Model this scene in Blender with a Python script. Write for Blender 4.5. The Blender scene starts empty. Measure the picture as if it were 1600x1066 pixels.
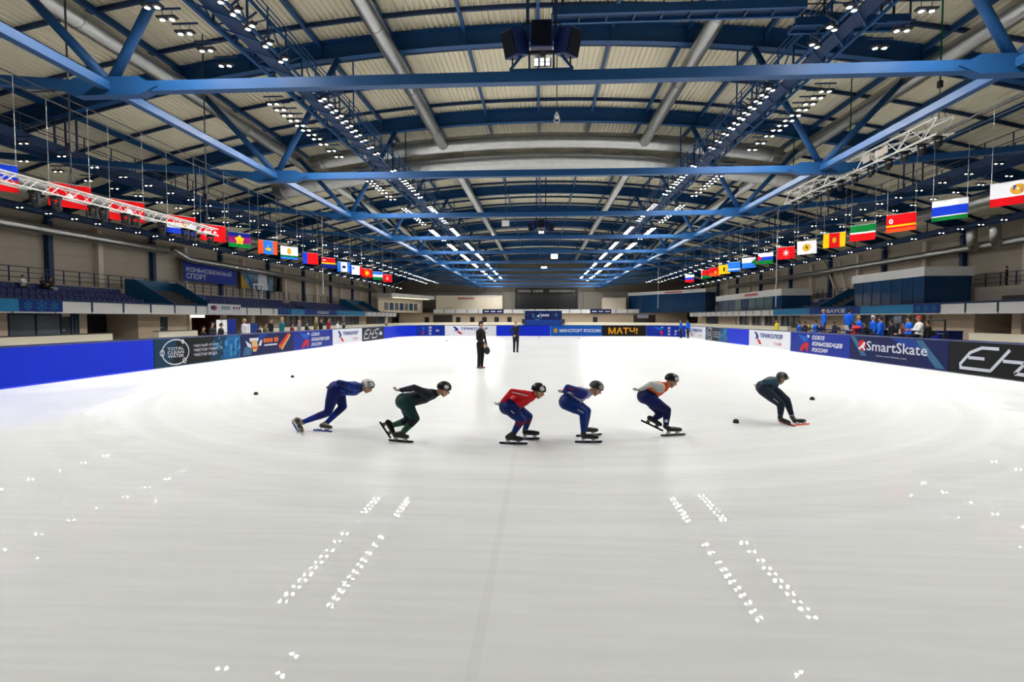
import bpy, bmesh, math, random
import numpy as np
from mathutils import Vector, Matrix

random.seed(11)
SC = bpy.context.scene
COL = SC.collection

# ------------------------------------------------------------------ camera
F = 820.0                       # focal length in pixels of the 1600 px wide frame
CAMZ = 1.95
TH = math.atan(36.0 / F)        # pitch down
PS = math.atan(45.0 / F * math.cos(TH))   # yaw to the left
cam_d = bpy.data.cameras.new('camera')
cam_d.sensor_width = 36.0
cam_d.lens = F * 36.0 / 1600.0
cam_d.clip_end = 600
cam = bpy.data.objects.new('camera', cam_d)
COL.objects.link(cam)
cam.location = (0, 0, CAMZ)
cam.rotation_euler = (math.pi / 2 - TH, 0, PS)
SC.camera = cam

# ------------------------------------------------------------------ world, exposure
w = bpy.data.worlds.new('hall_world')
SC.world = w
w.use_nodes = True
w.node_tree.nodes['Background'].inputs[0].default_value = (0.55, 0.62, 0.75, 1)
w.node_tree.nodes['Background'].inputs[1].default_value = 0.06
SC.view_settings.view_transform = 'Standard'
SC.view_settings.look = 'None'
SC.view_settings.gamma = 1.0
SC.view_settings.use_curve_mapping = False
SC.view_settings.exposure = 0.0
LAMP_MAIN = 700.0               # emission of the floodlight lenses over the rink
LAMP_SIDE = 150.0                # emission of the lenses over the oval
SC.cycles.use_denoising = True
SC.cycles.max_bounces = 7
SC.cycles.diffuse_bounces = 3
SC.cycles.use_adaptive_sampling = True
SC.cycles.adaptive_threshold = 0.02
SC.cycles.glossy_bounces = 3
SC.cycles.caustics_reflective = False
SC.cycles.caustics_refractive = False
SC.cycles.sample_clamp_indirect = 6.0

_f = Vector((-math.sin(PS) * math.cos(TH), math.cos(PS) * math.cos(TH), -math.sin(TH)))
_r = Vector((math.cos(PS), math.sin(PS), 0))
_u = _r.cross(_f)
CAM = Vector((0, 0, CAMZ))

def px(x, y, X=None, Y=None, Z=None):
    """world point on the ray through photo pixel (x, y) that meets the given plane"""
    d = _f + _r * ((x - 800.0) / F) + _u * ((533.0 - y) / F)
    if X is not None: t = X / d.x
    elif Y is not None: t = Y / d.y
    else: t = (Z - CAMZ) / d.z
    return CAM + d * t

def proj(p):
    v = Vector(p) - CAM
    z = v.dot(_f)
    if z < 0.05: return None
    return (800 + F * v.dot(_r) / z, 533 - F * v.dot(_u) / z, z)

# ------------------------------------------------------------------ materials
MATS = {}
def mat(name, col, rough=0.6, metal=0.0, emit=None, es=0.0, var=0.12, scale=3.0, bump=0.0, bscale=40.0, spec=0.28, alpha=None, hard=False):
    if name in MATS: return MATS[name]
    m = bpy.data.materials.new(name); m.use_nodes = True
    nt = m.node_tree; b = nt.nodes['Principled BSDF']
    b.inputs['Roughness'].default_value = rough
    b.inputs['Metallic'].default_value = metal
    b.inputs['Specular IOR Level'].default_value = spec
    if var > 0:
        tc = nt.nodes.new('ShaderNodeTexCoord')
        nz = nt.nodes.new('ShaderNodeTexNoise'); nz.inputs['Scale'].default_value = scale
        nz.inputs['Detail'].default_value = 4
        mx = nt.nodes.new('ShaderNodeMix'); mx.data_type = 'RGBA'
        mx.inputs[6].default_value = (*[c * (1 - var) for c in col], 1)
        mx.inputs[7].default_value = (*[min(1, c * (1 + var)) for c in col], 1)
        nt.links.new(tc.outputs['Object'], nz.inputs['Vector'])
        if hard:
            mr = nt.nodes.new('ShaderNodeMapRange'); mr.inputs[1].default_value = 0.44; mr.inputs[2].default_value = 0.56
            nt.links.new(nz.outputs['Fac'], mr.inputs[0]); nt.links.new(mr.outputs[0], mx.inputs[0])
        else: nt.links.new(nz.outputs['Fac'], mx.inputs[0])
        nt.links.new(mx.outputs[2], b.inputs['Base Color'])
        if bump > 0:
            n2 = nt.nodes.new('ShaderNodeTexNoise'); n2.inputs['Scale'].default_value = bscale
            bp = nt.nodes.new('ShaderNodeBump'); bp.inputs['Strength'].default_value = bump
            nt.links.new(tc.outputs['Object'], n2.inputs['Vector'])
            nt.links.new(n2.outputs['Fac'], bp.inputs['Height'])
            nt.links.new(bp.outputs['Normal'], b.inputs['Normal'])
    else:
        b.inputs['Base Color'].default_value = (*col, 1)
    if emit is not None:
        b.inputs['Emission Color'].default_value = (*emit, 1)
        b.inputs['Emission Strength'].default_value = es
    if alpha is not None:
        b.inputs['Alpha'].default_value = alpha
    MATS[name] = m
    return m

def srgb(r, g, b):
    def f(c):
        c /= 255.0
        return c / 12.92 if c <= 0.04045 else ((c + 0.055) / 1.055) ** 2.4
    return (f(r), f(g), f(b))

# ------------------------------------------------------------------ mesh builder
def frame_from(d, up=(0, 0, 1)):
    d = Vector(d).normalized(); up = Vector(up)
    if abs(d.dot(up)) > 0.98: up = Vector((0, 1, 0)) if abs(d.y) < 0.9 else Vector((1, 0, 0))
    s = d.cross(up).normalized(); t = s.cross(d).normalized()
    return d, s, t

class MB:
    def __init__(s): s.v = []; s.f = []; s.m = []
    def add(s, vs, fs, m=0):
        o = len(s.v); s.v += [tuple(v) for v in vs]
        s.f += [tuple(i + o for i in f) for f in fs]; s.m += [m] * len(fs)
        return s
    def box(s, c, sz, R=None, m=0):
        hx, hy, hz = sz[0] / 2, sz[1] / 2, sz[2] / 2
        vs = [Vector((x, y, z)) for z in (-hz, hz) for x, y in ((-hx, -hy), (hx, -hy), (hx, hy), (-hx, hy))]
        if R is not None: vs = [R @ v for v in vs]
        c = Vector(c)
        return s.add([v + c for v in vs], [(3, 2, 1, 0), (4, 5, 6, 7), (0, 1, 5, 4), (1, 2, 6, 5), (2, 3, 7, 6), (3, 0, 4, 7)], m)
    def span(s, a, b, m=0):
        a = Vector(a); b = Vector(b)
        return s.box((a + b) / 2, [abs(b[i] - a[i]) for i in range(3)], None, m)
    def bar(s, p, q, w, h, m=0, up=(0, 0, 1)):
        p = Vector(p); q = Vector(q); d, a, t = frame_from(q - p, up)
        vs = [e + a * (i * w / 2) + t * (j * h / 2) for e in (p, q) for i, j in ((-1, -1), (1, -1), (1, 1), (-1, 1))]
        return s.add(vs, [(0, 1, 2, 3), (7, 6, 5, 4), (4, 5, 1, 0), (5, 6, 2, 1), (6, 7, 3, 2), (7, 4, 0, 3)], m)
    def tube(s, p, q, r, r2=None, n=8, m=0):
        return s.path([p, q], [r, r if r2 is None else r2], n, m)
    def path(s, pts, r, n=8, m=0, caps=True):
        pts = [Vector(p) for p in pts]; k = len(pts)
        rs = r if isinstance(r, (list, tuple)) else [r] * k
        vs = []; prev = None
        for i, p in enumerate(pts):
            d = (pts[min(i + 1, k - 1)] - pts[max(i - 1, 0)])
            d, a, t = frame_from(d)
            if prev is not None:
                a = (prev - d * prev.dot(d)).normalized(); t = a.cross(d).normalized()
            prev = a
            for j in range(n):
                an = 2 * math.pi * j / n
                vs.append(p + (a * math.cos(an) + t * math.sin(an)) * rs[i])
        fs = []
        for i in range(k - 1):
            for j in range(n):
                j2 = (j + 1) % n
                fs.append((i * n + j, i * n + j2, (i + 1) * n + j2, (i + 1) * n + j))
        if caps:
            fs.append(tuple(reversed(range(n)))); fs.append(tuple((k - 1) * n + j for j in range(n)))
        return s.add(vs, fs, m)
    def lathe(s, prof, o=(0, 0, 0), n=16, m=0, R=None):
        o = Vector(o); vs = []; fs = []
        for r, z in prof:
            for j in range(n):
                a = 2 * math.pi * j / n
                v = Vector((r * math.cos(a), r * math.sin(a), z))
                vs.append((R @ v if R is not None else v) + o)
        for i in range(len(prof) - 1):
            for j in range(n):
                j2 = (j + 1) % n
                fs.append((i * n + j, i * n + j2, (i + 1) * n + j2, (i + 1) * n + j))
        if prof[0][0] > 1e-4: fs.append(tuple(reversed(range(n))))
        if prof[-1][0] > 1e-4: fs.append(tuple((len(prof) - 1) * n + j for j in range(n)))
        return s.add(vs, fs, m)
    def ell(s, c, r, n=12, k=8, m=0, R=None, t0=0.0, t1=1.0):
        prof = []
        for i in range(k + 1):
            a = math.pi * (t0 + (t1 - t0) * i / k) - math.pi / 2
            prof.append((max(math.cos(a), 1e-5), math.sin(a)))
        S = Matrix.Diagonal(Vector(r))
        return s.lathe(prof, c, n, m, (R @ S) if R is not None else S)
    def prism(s, pts, fn, t0, t1, m=0):
        """pts: outline (u, v); fn(u, v, w) -> world; w from t0 to t1"""
        k = len(pts)
        vs = [fn(u, v, t0) for u, v in pts] + [fn(u, v, t1) for u, v in pts]
        fs = [tuple(reversed(range(k))), tuple(range(k, 2 * k))]
        fs += [(i, (i + 1) % k, (i + 1) % k + k, i + k) for i in range(k)]
        return s.add(vs, fs, m)
    def mesh(s, name, mats, smooth=False, org=(0, 0, 0)):
        me = bpy.data.meshes.new(name); o = Vector(org)
        me.from_pydata([tuple(Vector(v) - o) for v in s.v], [], s.f)
        if not isinstance(mats, (list, tuple)): mats = [mats]
        for q in mats: me.materials.append(q)
        if len(mats) > 1: me.polygons.foreach_set('material_index', s.m)
        if smooth: me.polygons.foreach_set('use_smooth', [True] * len(s.f))
        me.update()
        return me
    def build(s, name, mats, parent=None, loc=None, smooth=False, local=False, fix=True):
        """vertices are world points unless local; parents are never rotated when world points are used"""
        if local: org = (0, 0, 0)
        elif parent is not None: org = worg(parent)
        else: org = loc if loc is not None else (0, 0, 0)
        me = s.mesh(name, mats, smooth, org)
        if fix:
            bm = bmesh.new(); bm.from_mesh(me); bmesh.ops.recalc_face_normals(bm, faces=bm.faces); bm.to_mesh(me); bm.free()
        o = bpy.data.objects.new(name, me); COL.objects.link(o)
        if parent is not None: o.parent = parent
        elif loc is not None: o.location = loc
        return o

def worg(o):
    v = Vector((0, 0, 0))
    while o is not None:
        v += Vector(o.location); o = o.parent
    return v

def tag(o, label=None, cat=None, group=None, kind=None):
    if label: o['label'] = label
    if cat: o['category'] = cat
    if group: o['group'] = group
    if kind: o['kind'] = kind
    return o

def thing(name, loc, label, cat, group=None, rz=0.0):
    o = bpy.data.objects.new(name, None); COL.objects.link(o)
    o.empty_display_size = 0.2
    o.location = loc; o.rotation_euler = (0, 0, rz)
    return tag(o, label, cat, group)

def inst(name, me, loc, parent=None, rot=(0, 0, 0), scale=(1, 1, 1)):
    """an object of its own that shares mesh data"""
    o = bpy.data.objects.new(name, me); COL.objects.link(o)
    o.location = loc; o.rotation_euler = rot; o.scale = scale
    if parent is not None: o.parent = parent
    return o

WORK = bpy.data.scenes.new('work')                 # scratch scene: evaluates modifiers and letters on their own
def eval_mesh(ob):
    WORK.collection.objects.link(ob)
    vl = WORK.view_layers[0]; vl.update(); dg = vl.depsgraph
    me = bpy.data.meshes.new_from_object(ob.evaluated_get(dg))
    WORK.collection.objects.unlink(ob)
    return me

def text_flat(s, size=1.0, shear=0.0, bold=0.0, align='LEFT', space=1.0, width=None):
    """triangles of a word in the plane: verts (u, v), faces"""
    cu = bpy.data.curves.new('t', 'FONT'); cu.body = s; cu.size = 1.0
    cu.shear = shear; cu.offset = bold; cu.fill_mode = 'FRONT'; cu.resolution_u = 2; cu.space_character = space
    ob = bpy.data.objects.new('t', cu)
    me = eval_mesh(ob)
    vs = [(v.co.x, v.co.y) for v in me.vertices]; fs = [tuple(p.vertices) for p in me.polygons]
    bpy.data.objects.remove(ob); bpy.data.curves.remove(cu); bpy.data.meshes.remove(me)
    if not vs: return [], []
    x0 = min(v[0] for v in vs); x1 = max(v[0] for v in vs); y1 = max(v[1] for v in vs)
    y0 = 0.0
    k = size / max(y1 - y0, 1e-6)                 # size = height of the capitals
    kx = k if width is None else width / (x1 - x0)
    off = {'LEFT': 0, 'CENTER': 0.5, 'RIGHT': 1}[align] * (x1 - x0)
    return [((x - x0 - off) * kx, (y - y0) * k) for x, y in vs], fs

def ribbon(lines, w):
    """flat strokes: list of polylines -> verts, faces"""
    vs = []; fs = []
    for ln in lines:
        closed = ln[0] == ln[-1]
        pts = [Vector((p[0], p[1])) for p in (ln[:-1] if closed else ln)]
        n = len(pts); o = len(vs)
        for i, p in enumerate(pts):
            a = pts[i - 1] if (closed or i > 0) else p
            b = pts[(i + 1) % n] if (closed or i < n - 1) else p
            d1 = (p - a).normalized() if (p - a).length > 1e-9 else (b - p).normalized()
            d2 = (b - p).normalized() if (b - p).length > 1e-9 else d1
            nn = Vector((-d1.y - d2.y, d1.x + d2.x))
            nn = nn.normalized() if nn.length > 1e-6 else Vector((-d1.y, d1.x))
            k = 1.0 / max(0.45, nn.dot(Vector((-d1.y, d1.x))))
            vs.append(tuple(p + nn * (w / 2 * k))); vs.append(tuple(p - nn * (w / 2 * k)))
        for i in range(n if closed else n - 1):
            j = (i + 1) % n
            fs.append((o + 2 * i + 1, o + 2 * j + 1, o + 2 * j, o + 2 * i))
    return vs, fs

# ------------------------------------------------------------------ common colours
BLUE_STEEL = mat('blue_painted_steel', (0.010, 0.058, 0.165), 0.42, 0.0, var=0.15, scale=1.5, spec=0.2)
BLUE_DARK = mat('dark_blue_painted_steel', (0.009, 0.030, 0.085), 0.5, var=0.15, scale=1.5)
DECK = mat('cream_roof_sheet', (0.80, 0.73, 0.55), 0.55, var=0.08, scale=0.4)
GALV = mat('galvanised_duct', (0.46, 0.46, 0.44), 0.30, 0.92, var=0.15, scale=2.0)
ALU = mat('bright_aluminium', (0.72, 0.71, 0.68), 0.32, 0.6, var=0.1)
BLACK = mat('black_plastic', (0.012, 0.012, 0.014), 0.45, var=0.2)
DARKGREY = mat('dark_grey_metal', (0.045, 0.045, 0.05), 0.5, var=0.2)
WALL = mat('beige_wall_panel', (0.40, 0.345, 0.275), 0.7, var=0.06, scale=0.5)
WALL_D = mat('brown_grey_wall_panel', (0.19, 0.165, 0.13), 0.7, var=0.08, scale=0.4)
PLASTER = mat('warm_beige_plaster', (0.58, 0.46, 0.33), 0.75, var=0.06, scale=0.8)
CREAM = mat('cream_padding', (0.80, 0.74, 0.58), 0.6, var=0.05)
WHITE = mat('white_panel', (0.74, 0.73, 0.71), 0.5, var=0.04)
WHITEP = mat('white_print', (0.85, 0.85, 0.86), 0.5, var=0.0)
SEAT = mat('dark_blue_seat_plastic', (0.004, 0.012, 0.10), 0.5, var=0.2)
TEALP = mat('teal_blue_parapet', (0.006, 0.07, 0.16), 0.45, var=0.1)
CONC = mat('concrete', (0.33, 0.29, 0.25), 0.85, var=0.12)
STEPM = mat('dark_stand_step', (0.055, 0.05, 0.05), 0.85, var=0.2)
# ================================================================== floor of ice
def ice_material():
    m = bpy.data.materials.new('rink_ice'); m.use_nodes = True
    nt = m.node_tree; b = nt.nodes['Principled BSDF']; L = nt.links.new
    tc = nt.nodes.new('ShaderNodeTexCoord'); obj = tc.outputs['Object']
    def noise(sc, det=4, mp=None):
        n = nt.nodes.new('ShaderNodeTexNoise'); n.inputs['Scale'].default_value = sc; n.inputs['Detail'].default_value = det
        L(mp if mp is not None else obj, n.inputs['Vector']); return n.outputs['Fac']
    def ramp(v, p0, p1, c0, c1):
        r = nt.nodes.new('ShaderNodeMapRange'); r.inputs[1].default_value = p0; r.inputs[2].default_value = p1
        r.inputs[3].default_value = c0; r.inputs[4].default_value = c1; r.clamp = True; L(v, r.inputs[0]); return r.outputs[0]
    def op(o, a, c):
        n = nt.nodes.new('ShaderNodeMath'); n.operation = o
        for i, q in enumerate((a, c)):
            if isinstance(q, (int, float)): n.inputs[i].default_value = q
            else: L(q, n.inputs[i])
        return n.outputs[0]
    sep = nt.nodes.new('ShaderNodeSeparateXYZ'); L(obj, sep.inputs[0])
    X, Y = sep.outputs[0], sep.outputs[1]
    # radius from the turn centre: skated lanes run on circles around it
    yy = op('SUBTRACT', Y, 17.0)
    yb = op('MINIMUM', yy, 0.0)
    rad = op('SQRT', op('ADD', op('MULTIPLY', X, X), op('MULTIPLY', yb, yb)), 0.0)
    cmb = nt.nodes.new('ShaderNodeCombineXYZ'); L(rad, cmb.inputs[0]); L(op('MULTIPLY', Y, 0.04), cmb.inputs[1])
    groove = noise(2.6, 6, cmb.outputs[0])
    broad = noise(0.16, 3)
    ringlane = op('SUBTRACT', 1.0, ramp(op('ABSOLUTE', op('SUBTRACT', rad, 10.0), 0.0), 1.0, 3.4, 0.0, 1.0))
    val = op('ADD', ramp(broad, 0.3, 0.7, 0.745, 0.80), op('MULTIPLY', ringlane, ramp(groove, 0.35, 0.65, -0.035, 0.05)))
    line = op('LESS_THAN', op('ABSOLUTE', op('ADD', X, 0.37), 0.0), 0.035)
    val = op('SUBTRACT', val, op('MULTIPLY', line, op('MULTIPLY', op('LESS_THAN', Y, 9.0), 0.035)))
    scr = nt.nodes.new('ShaderNodeMapping'); scr.inputs['Scale'].default_value = (0.5, 9.0, 1); scr.inputs['Rotation'].default_value = (0, 0, 0.35)
    L(obj, scr.inputs[0])
    sc = noise(1.4, 8, scr.outputs[0])
    val = op('ADD', val, ramp(sc, 0.40, 0.62, -0.018, 0.018))
    col = nt.nodes.new('ShaderNodeCombineColor')
    L(op('MULTIPLY', val, 0.985), col.inputs[0]); L(val, col.inputs[1]); L(op('MULTIPLY', val, 0.995), col.inputs[2])
    L(col.outputs[0], b.inputs['Base Color'])
    # ice scraped dull by the skates inside the lanes and beyond, still glassy outside the turn
    wob = op('ADD', rad, ramp(noise(0.8, 4), 0.3, 0.7, -0.5, 0.5))
    yw = op('ADD', Y, ramp(noise(0.5, 4), 0.3, 0.7, -1.5, 1.5))
    dull = op('MAXIMUM', op('LESS_THAN', wob, 11.4), ramp(yw, 9.0, 16.0, 0.0, 1.0))
    soft = op('MAXIMUM', ramp(wob, 11.2, 13.6, 1.0, 0.0), ramp(yw, 6.0, 15.0, 0.0, 1.0))
    L(op('ADD', ramp(noise(0.7, 5), 0.3, 0.7, 0.004, 0.014), op('MULTIPLY', dull, 0.24)), b.inputs['Roughness'])
    L(op('SUBTRACT', 0.085, op('MULTIPLY', soft, 0.068)), b.inputs['Specular IOR Level'])
    b.inputs['IOR'].default_value = 1.31
    bp = nt.nodes.new('ShaderNodeBump'); bp.inputs['Strength'].default_value = 0.010; bp.inputs['Distance'].default_value = 0.01
    L(op('ADD', noise(9.0, 5), op('MULTIPLY', sc, 0.6)), bp.inputs['Height']); L(bp.outputs['Normal'], b.inputs['Normal'])
    return m
ICE = ice_material()
b = MB(); b.add([(-42, -25, 0), (42, -25, 0), (42, 150, 0), (-42, 150, 0)], [(0, 1, 2, 3)])
tag(b.build('floor', ICE), kind='structure')

# ================================================================== roof
def za(x): return 17.55 - x * x / 240.0            # underside of the arches
HALF = 42.0; YFAR = 150.0; Y0 = -25.0
PLANES = [18.6 + 12 * k for k in range(-1, 11)]
TIEZ = 10.26; NODE = 15.6
prof = []; x = -HALF; P = 0.32
while x < HALF:
    for dx, dz in ((0, 0), (0.04, 0.13), (0.17, 0.13), (0.21, 0)):
        prof.append((x + dx, za(x + dx) + 1.08 + dz))
    x += P
b = MB(); n = len(prof)
b.add([(q[0], Y0, q[1]) for q in prof] + [(q[0], YFAR, q[1]) for q in prof], [(i, i + 1, n + i + 1, n + i) for i in range(n - 1)])
ceiling = tag(b.build('ceiling', DECK, fix=False), kind='structure')

# longitudinal purlins, one beam per bay
me_p = MB().box((0, 0, 0), (0.17, 11.7, 0.34)).mesh('purlin', BLUE_STEEL)
PURX = [-0.2 + 4.2 * i for i in range(-9, 10)]
for k, yp in enumerate(PLANES[:-1] + [PLANES[-1]]):
    for xx in PURX:
        inst('purlin', me_p, (xx, yp + 6, za(xx) + 0.86), ceiling, rot=(0, math.atan(xx / 120.0), 0))
# transverse joists: shallow arched beams
def arch_strip(mb, y0, y1, z0, z1, xs, m=0):
    k = len(xs)
    vs = []
    for xx in xs:
        vs += [(xx, y0, za(xx) + z0), (xx, y1, za(xx) + z0), (xx, y1, za(xx) + z1), (xx, y0, za(xx) + z1)]
    fs = [(0, 1, 2, 3), (4 * k - 1, 4 * k - 2, 4 * k - 3, 4 * k - 4)]
    for i in range(k - 1):
        for j in range(4):
            j2 = (j + 1) % 4
            fs.append((4 * i + j, 4 * i + j2, 4 * i + 4 + j2, 4 * i + 4 + j))
    mb.add(vs, fs, m)
XS = [HALF * (i / 20.0 - 1) for i in range(41)]
b = MB(); arch_strip(b, -0.07, 0.07, 0.84, 1.06, XS); me_j = b.mesh('joist', BLUE_DARK)
for yp in PLANES:
    for dy in (2, 6, 10):
        if yp + dy < YFAR: inst('joist', me_j, (0, yp + dy, 0), ceiling)

# bowstring trusses
ba = MB(); arch_strip(ba, -0.03, 0.03, 0.04, 1.02, XS); arch_strip(ba, -0.22, 0.22, 0.0, 0.05, XS); arch_strip(ba, -0.22, 0.22, 1.01, 1.06, XS)
me_arch = ba.mesh('arch', BLUE_STEEL)
me_stiff = MB().box((0, 0, 0), (0.12, 0.36, 0.95)).mesh('web_stiffener', BLUE_STEEL)
bt = MB(); bt.box((0, 0, TIEZ), (2 * NODE, 0.34, 0.36)); me_tie = bt.mesh('tie_beam', BLUE_STEEL)
def xo(): return 36.0
def outer(sx):
    q = MB(); q.bar((sx * NODE, 0, TIEZ), (sx * 36, 0, za(36) - 0.05), 0.32, 0.34); return q.mesh('outer_tie', BLUE_STEEL)
me_out = {s: outer(s) for s in (-1, 1)}
def strut(sx, xt):
    q = MB(); q.tube((sx * NODE, 0, TIEZ + 0.15), (sx * xt, 0, za(xt) + 0.02), 0.17, n=10); return q.mesh('strut', BLUE_STEEL, smooth=True)
me_str = {(s, t): strut(s, t) for s in (-1, 1) for t in (11.8, 20.6)}
def gus(sx):
    q = MB(); pts = [(-1.9, -0.02), (-1.2, 0.34), (1.2, 0.34), (1.9, -0.02), (1.2, -0.30), (-1.2, -0.30)]
    q.prism(pts, lambda u, v, w: Vector((sx * NODE + u, w, TIEZ + v)), -0.21, 0.21); return q.mesh('gusset', BLUE_STEEL)
me_gus = {s: gus(s) for s in (-1, 1)}
ORD = {1: 'blue bowstring roof truss whose tie carries the first loudspeaker cluster', 2: 'blue bowstring roof truss one bay beyond the first loudspeaker cluster, before the crosswise ducts',
       3: 'blue bowstring roof truss right at the thin crosswise duct', 4: 'blue bowstring roof truss whose tie carries the second loudspeaker cluster'}
NUM = ['', 'first', 'second', 'third', 'fourth', 'fifth', 'sixth', 'seventh']
for k, yp in enumerate(PLANES):
    if k == 0: continue                       # wholly above the frame
    t = thing('roof_truss', (0, yp, 0), ORD.get(k) or '%s blue bowstring roof truss past the second loudspeaker cluster' % NUM[k - 4], 'truss', 'roof trusses')
    a = inst('arch', me_arch, (0, 0, 0), t)
    for xx in PURX: inst('web_stiffener', me_stiff, (xx, 0, za(xx) + 0.53), a)
    inst('tie_beam', me_tie, (0, 0, 0), t)
    for s in (-1, 1):
        inst('outer_tie', me_out[s], (0, 0, 0), t)
        inst('gusset', me_gus[s], (0, 0, 0), t)
        for tt in (11.8, 20.6): inst('strut', me_str[(s, tt)], (0, 0, 0), t)

# longitudinal node tubes
for s, nm in ((-1, 'blue longitudinal roof tube above the blank blue pad side'), (1, 'blue longitudinal roof tube beside the lifted aluminium truss')):
    q = MB(); q.bar((s * NODE, 2, TIEZ + 0.02), (s * NODE, YFAR, TIEZ + 0.02), 0.3, 0.3)
    tag(q.build('roof_tube', BLUE_STEEL, loc=(s * NODE, 18.6, TIEZ)), nm, 'beam', 'longitudinal roof tubes')

# ================================================================== walls
def wall_panels(nm, X, s):
    b = MB(); b.span((X, Y0, 0), (X + s * 0.3, YFAR, za(HALF) + 1.4))
    wl = tag(b.build(nm, WALL), kind='structure')
    me_c = MB().box((0, 0, 0), (0.5, 0.45, za(HALF) - 4.7 - 0.05)).mesh('column', BLUE_DARK)
    me_w = MB().box((0, 0, 0), (0.55, 0.55, za(HALF) - 4.7 - 0.05)).mesh('pilaster', mat('cream_pilaster', (0.62, 0.54, 0.44), 0.7))
    zc = (za(HALF) + 4.7) / 2
    for yp in PLANES[2:]:
        inst('column', me_c, (X - s * 0.26, yp, zc), wl)
        if yp + 5 < YFAR: inst('pilaster', me_w, (X - s * 0.29, yp + 5.0, zc), wl)
    # cladding joints: long horizontal cassettes
    me_q = MB().box((0, 0, 0), (0.05, 5.6, 1.35)).mesh('wall_panel', WALL)
    for yp in PLANES[2:]:
        for dy in (2.4, 8.4):
            if yp + dy + 3 > YFAR: continue
            for r in range(4):
                inst('wall_panel', me_q, (X - s * 0.03, yp + dy + 0.1, 5.45 + 1.38 * r), wl)
    return wl
wall_left = wall_panels('wall_left', -HALF, -1)
wall_right = wall_panels('wall_right', HALF, 1)
for x0, x1 in ((1289, 1311), (1312, 1326), (1347, 1327)):
    a_ = px(x0, 408, X=41.6); c_ = px(x1, 457, X=41.6); q = MB(); q.bar((41.55, a_.y, a_.z), (41.55, c_.y, 4.75), 0.22, 0.22); q.build('wall_brace', mat('cream_pilaster', (0.62, 0.54, 0.44), 0.7), wall_right)
b = MB(); b.span((-HALF, YFAR, 0), (HALF, YFAR + 0.3, 19.5))
wall_far = tag(b.build('wall_far', WALL_D), kind='structure')
me_q = MB().box((0, 0, 0), (5.8, 0.06, 3.6)).mesh('wall_panel', WALL_D)
me_q2 = MB().box((0, 0, 0), (5.8, 0.06, 2.35)).mesh('wall_panel', mat('grey_wall_panel', (0.30, 0.28, 0.245), 0.7))
for i in range(14):
    for r in range(3):
        xx = -39 + 6 * i; zz = 9.7 + 2.0 + 3.7 * r
        if zz + 1.9 < za(abs(xx) + 3) + 1.0: inst('wall_panel', me_q, (xx, YFAR - 0.04, zz), wall_far)
    for r in range(2): inst('wall_panel', me_q2, (-39 + 6 * i, YFAR - 0.04, 5.75 + 2.4 * r), wall_far)

# ================================================================== ducts
def duct(nm, pts, r, label, n=18, ring=3.0):
    d = thing(nm, pts[0], label, 'duct', 'ventilation ducts')
    q = MB(); q.path(pts, r, n); q.build('duct_run', GALV, d, smooth=True, fix=False)
    # collars
    L = 0; me = None
    for a, c in zip(pts[:-1], pts[1:]):
        a = Vector(a); c = Vector(c); ln = (c - a).length; k = int(ln // ring)
        for i in range(k):
            p = a + (c - a) * ((i + 0.5) / k); dv = (c - a).normalized()
            if not (1 < p.y < 110): continue
            e = MB(); e.path([p - dv * 0.04, p + dv * 0.04], r * 1.05, n); e.build('collar', GALV, d, smooth=False, fix=False)
    return d
ZD = lambda x: za(x) - 0.55
duct('round_duct', [(-8.15, 8, 16.3), (-8.15, 43.9, 16.3)], 0.42, 'silver round duct under the cream roof ending at the crosswise duct, blank blue pad side', ring=6)
duct('round_duct', [(8.4, 8, 16.3), (8.4, 43.9, 16.3)], 0.42, 'silver round duct under the cream roof ending at the crosswise duct, speaker bridge side', ring=6)
duct('round_duct', [(-8.15, 48.5, 16.2), (-8.15, 128, 16.2)], 0.40, 'silver roof duct running on past the crosswise ducts, blank blue pad side', ring=12)
duct('round_duct', [(8.4, 48.5, 16.2), (8.4, 128, 16.2)], 0.40, 'silver roof duct running on past the crosswise ducts, speaker bridge side', ring=12)
for s, tx in ((-1, 'red flags side'), (1, 'lifted aluminium truss side')):
    duct('round_duct', [(s * 20.2, 6, 15.0), (s * 20.2, 45.2, 15.0)], 0.47, 'thick silver outer roof duct, ' + tx, ring=6)
    duct('round_duct', [(s * 20.2, 49.0, 14.9), (s * 20.2, 128, 14.9)], 0.42, 'silver outer roof duct beyond the crosswise ducts, ' + tx, ring=12)
xs = [i * 1.5 - 19.5 for i in range(27)]
duct('crosswise_duct', [(xx, 44.6, za(xx) - 0.75) for xx in xs], 0.62, 'silver crosswise duct curved along the roof arch', ring=1.4)
xs = [i * 1.5 - 24 for i in range(33)]
duct('crosswise_duct', [(xx, 47.0, za(xx) - 1.55) for xx in xs], 0.98, 'thick dull crosswise duct curved along the roof arch', ring=1.4)
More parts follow.
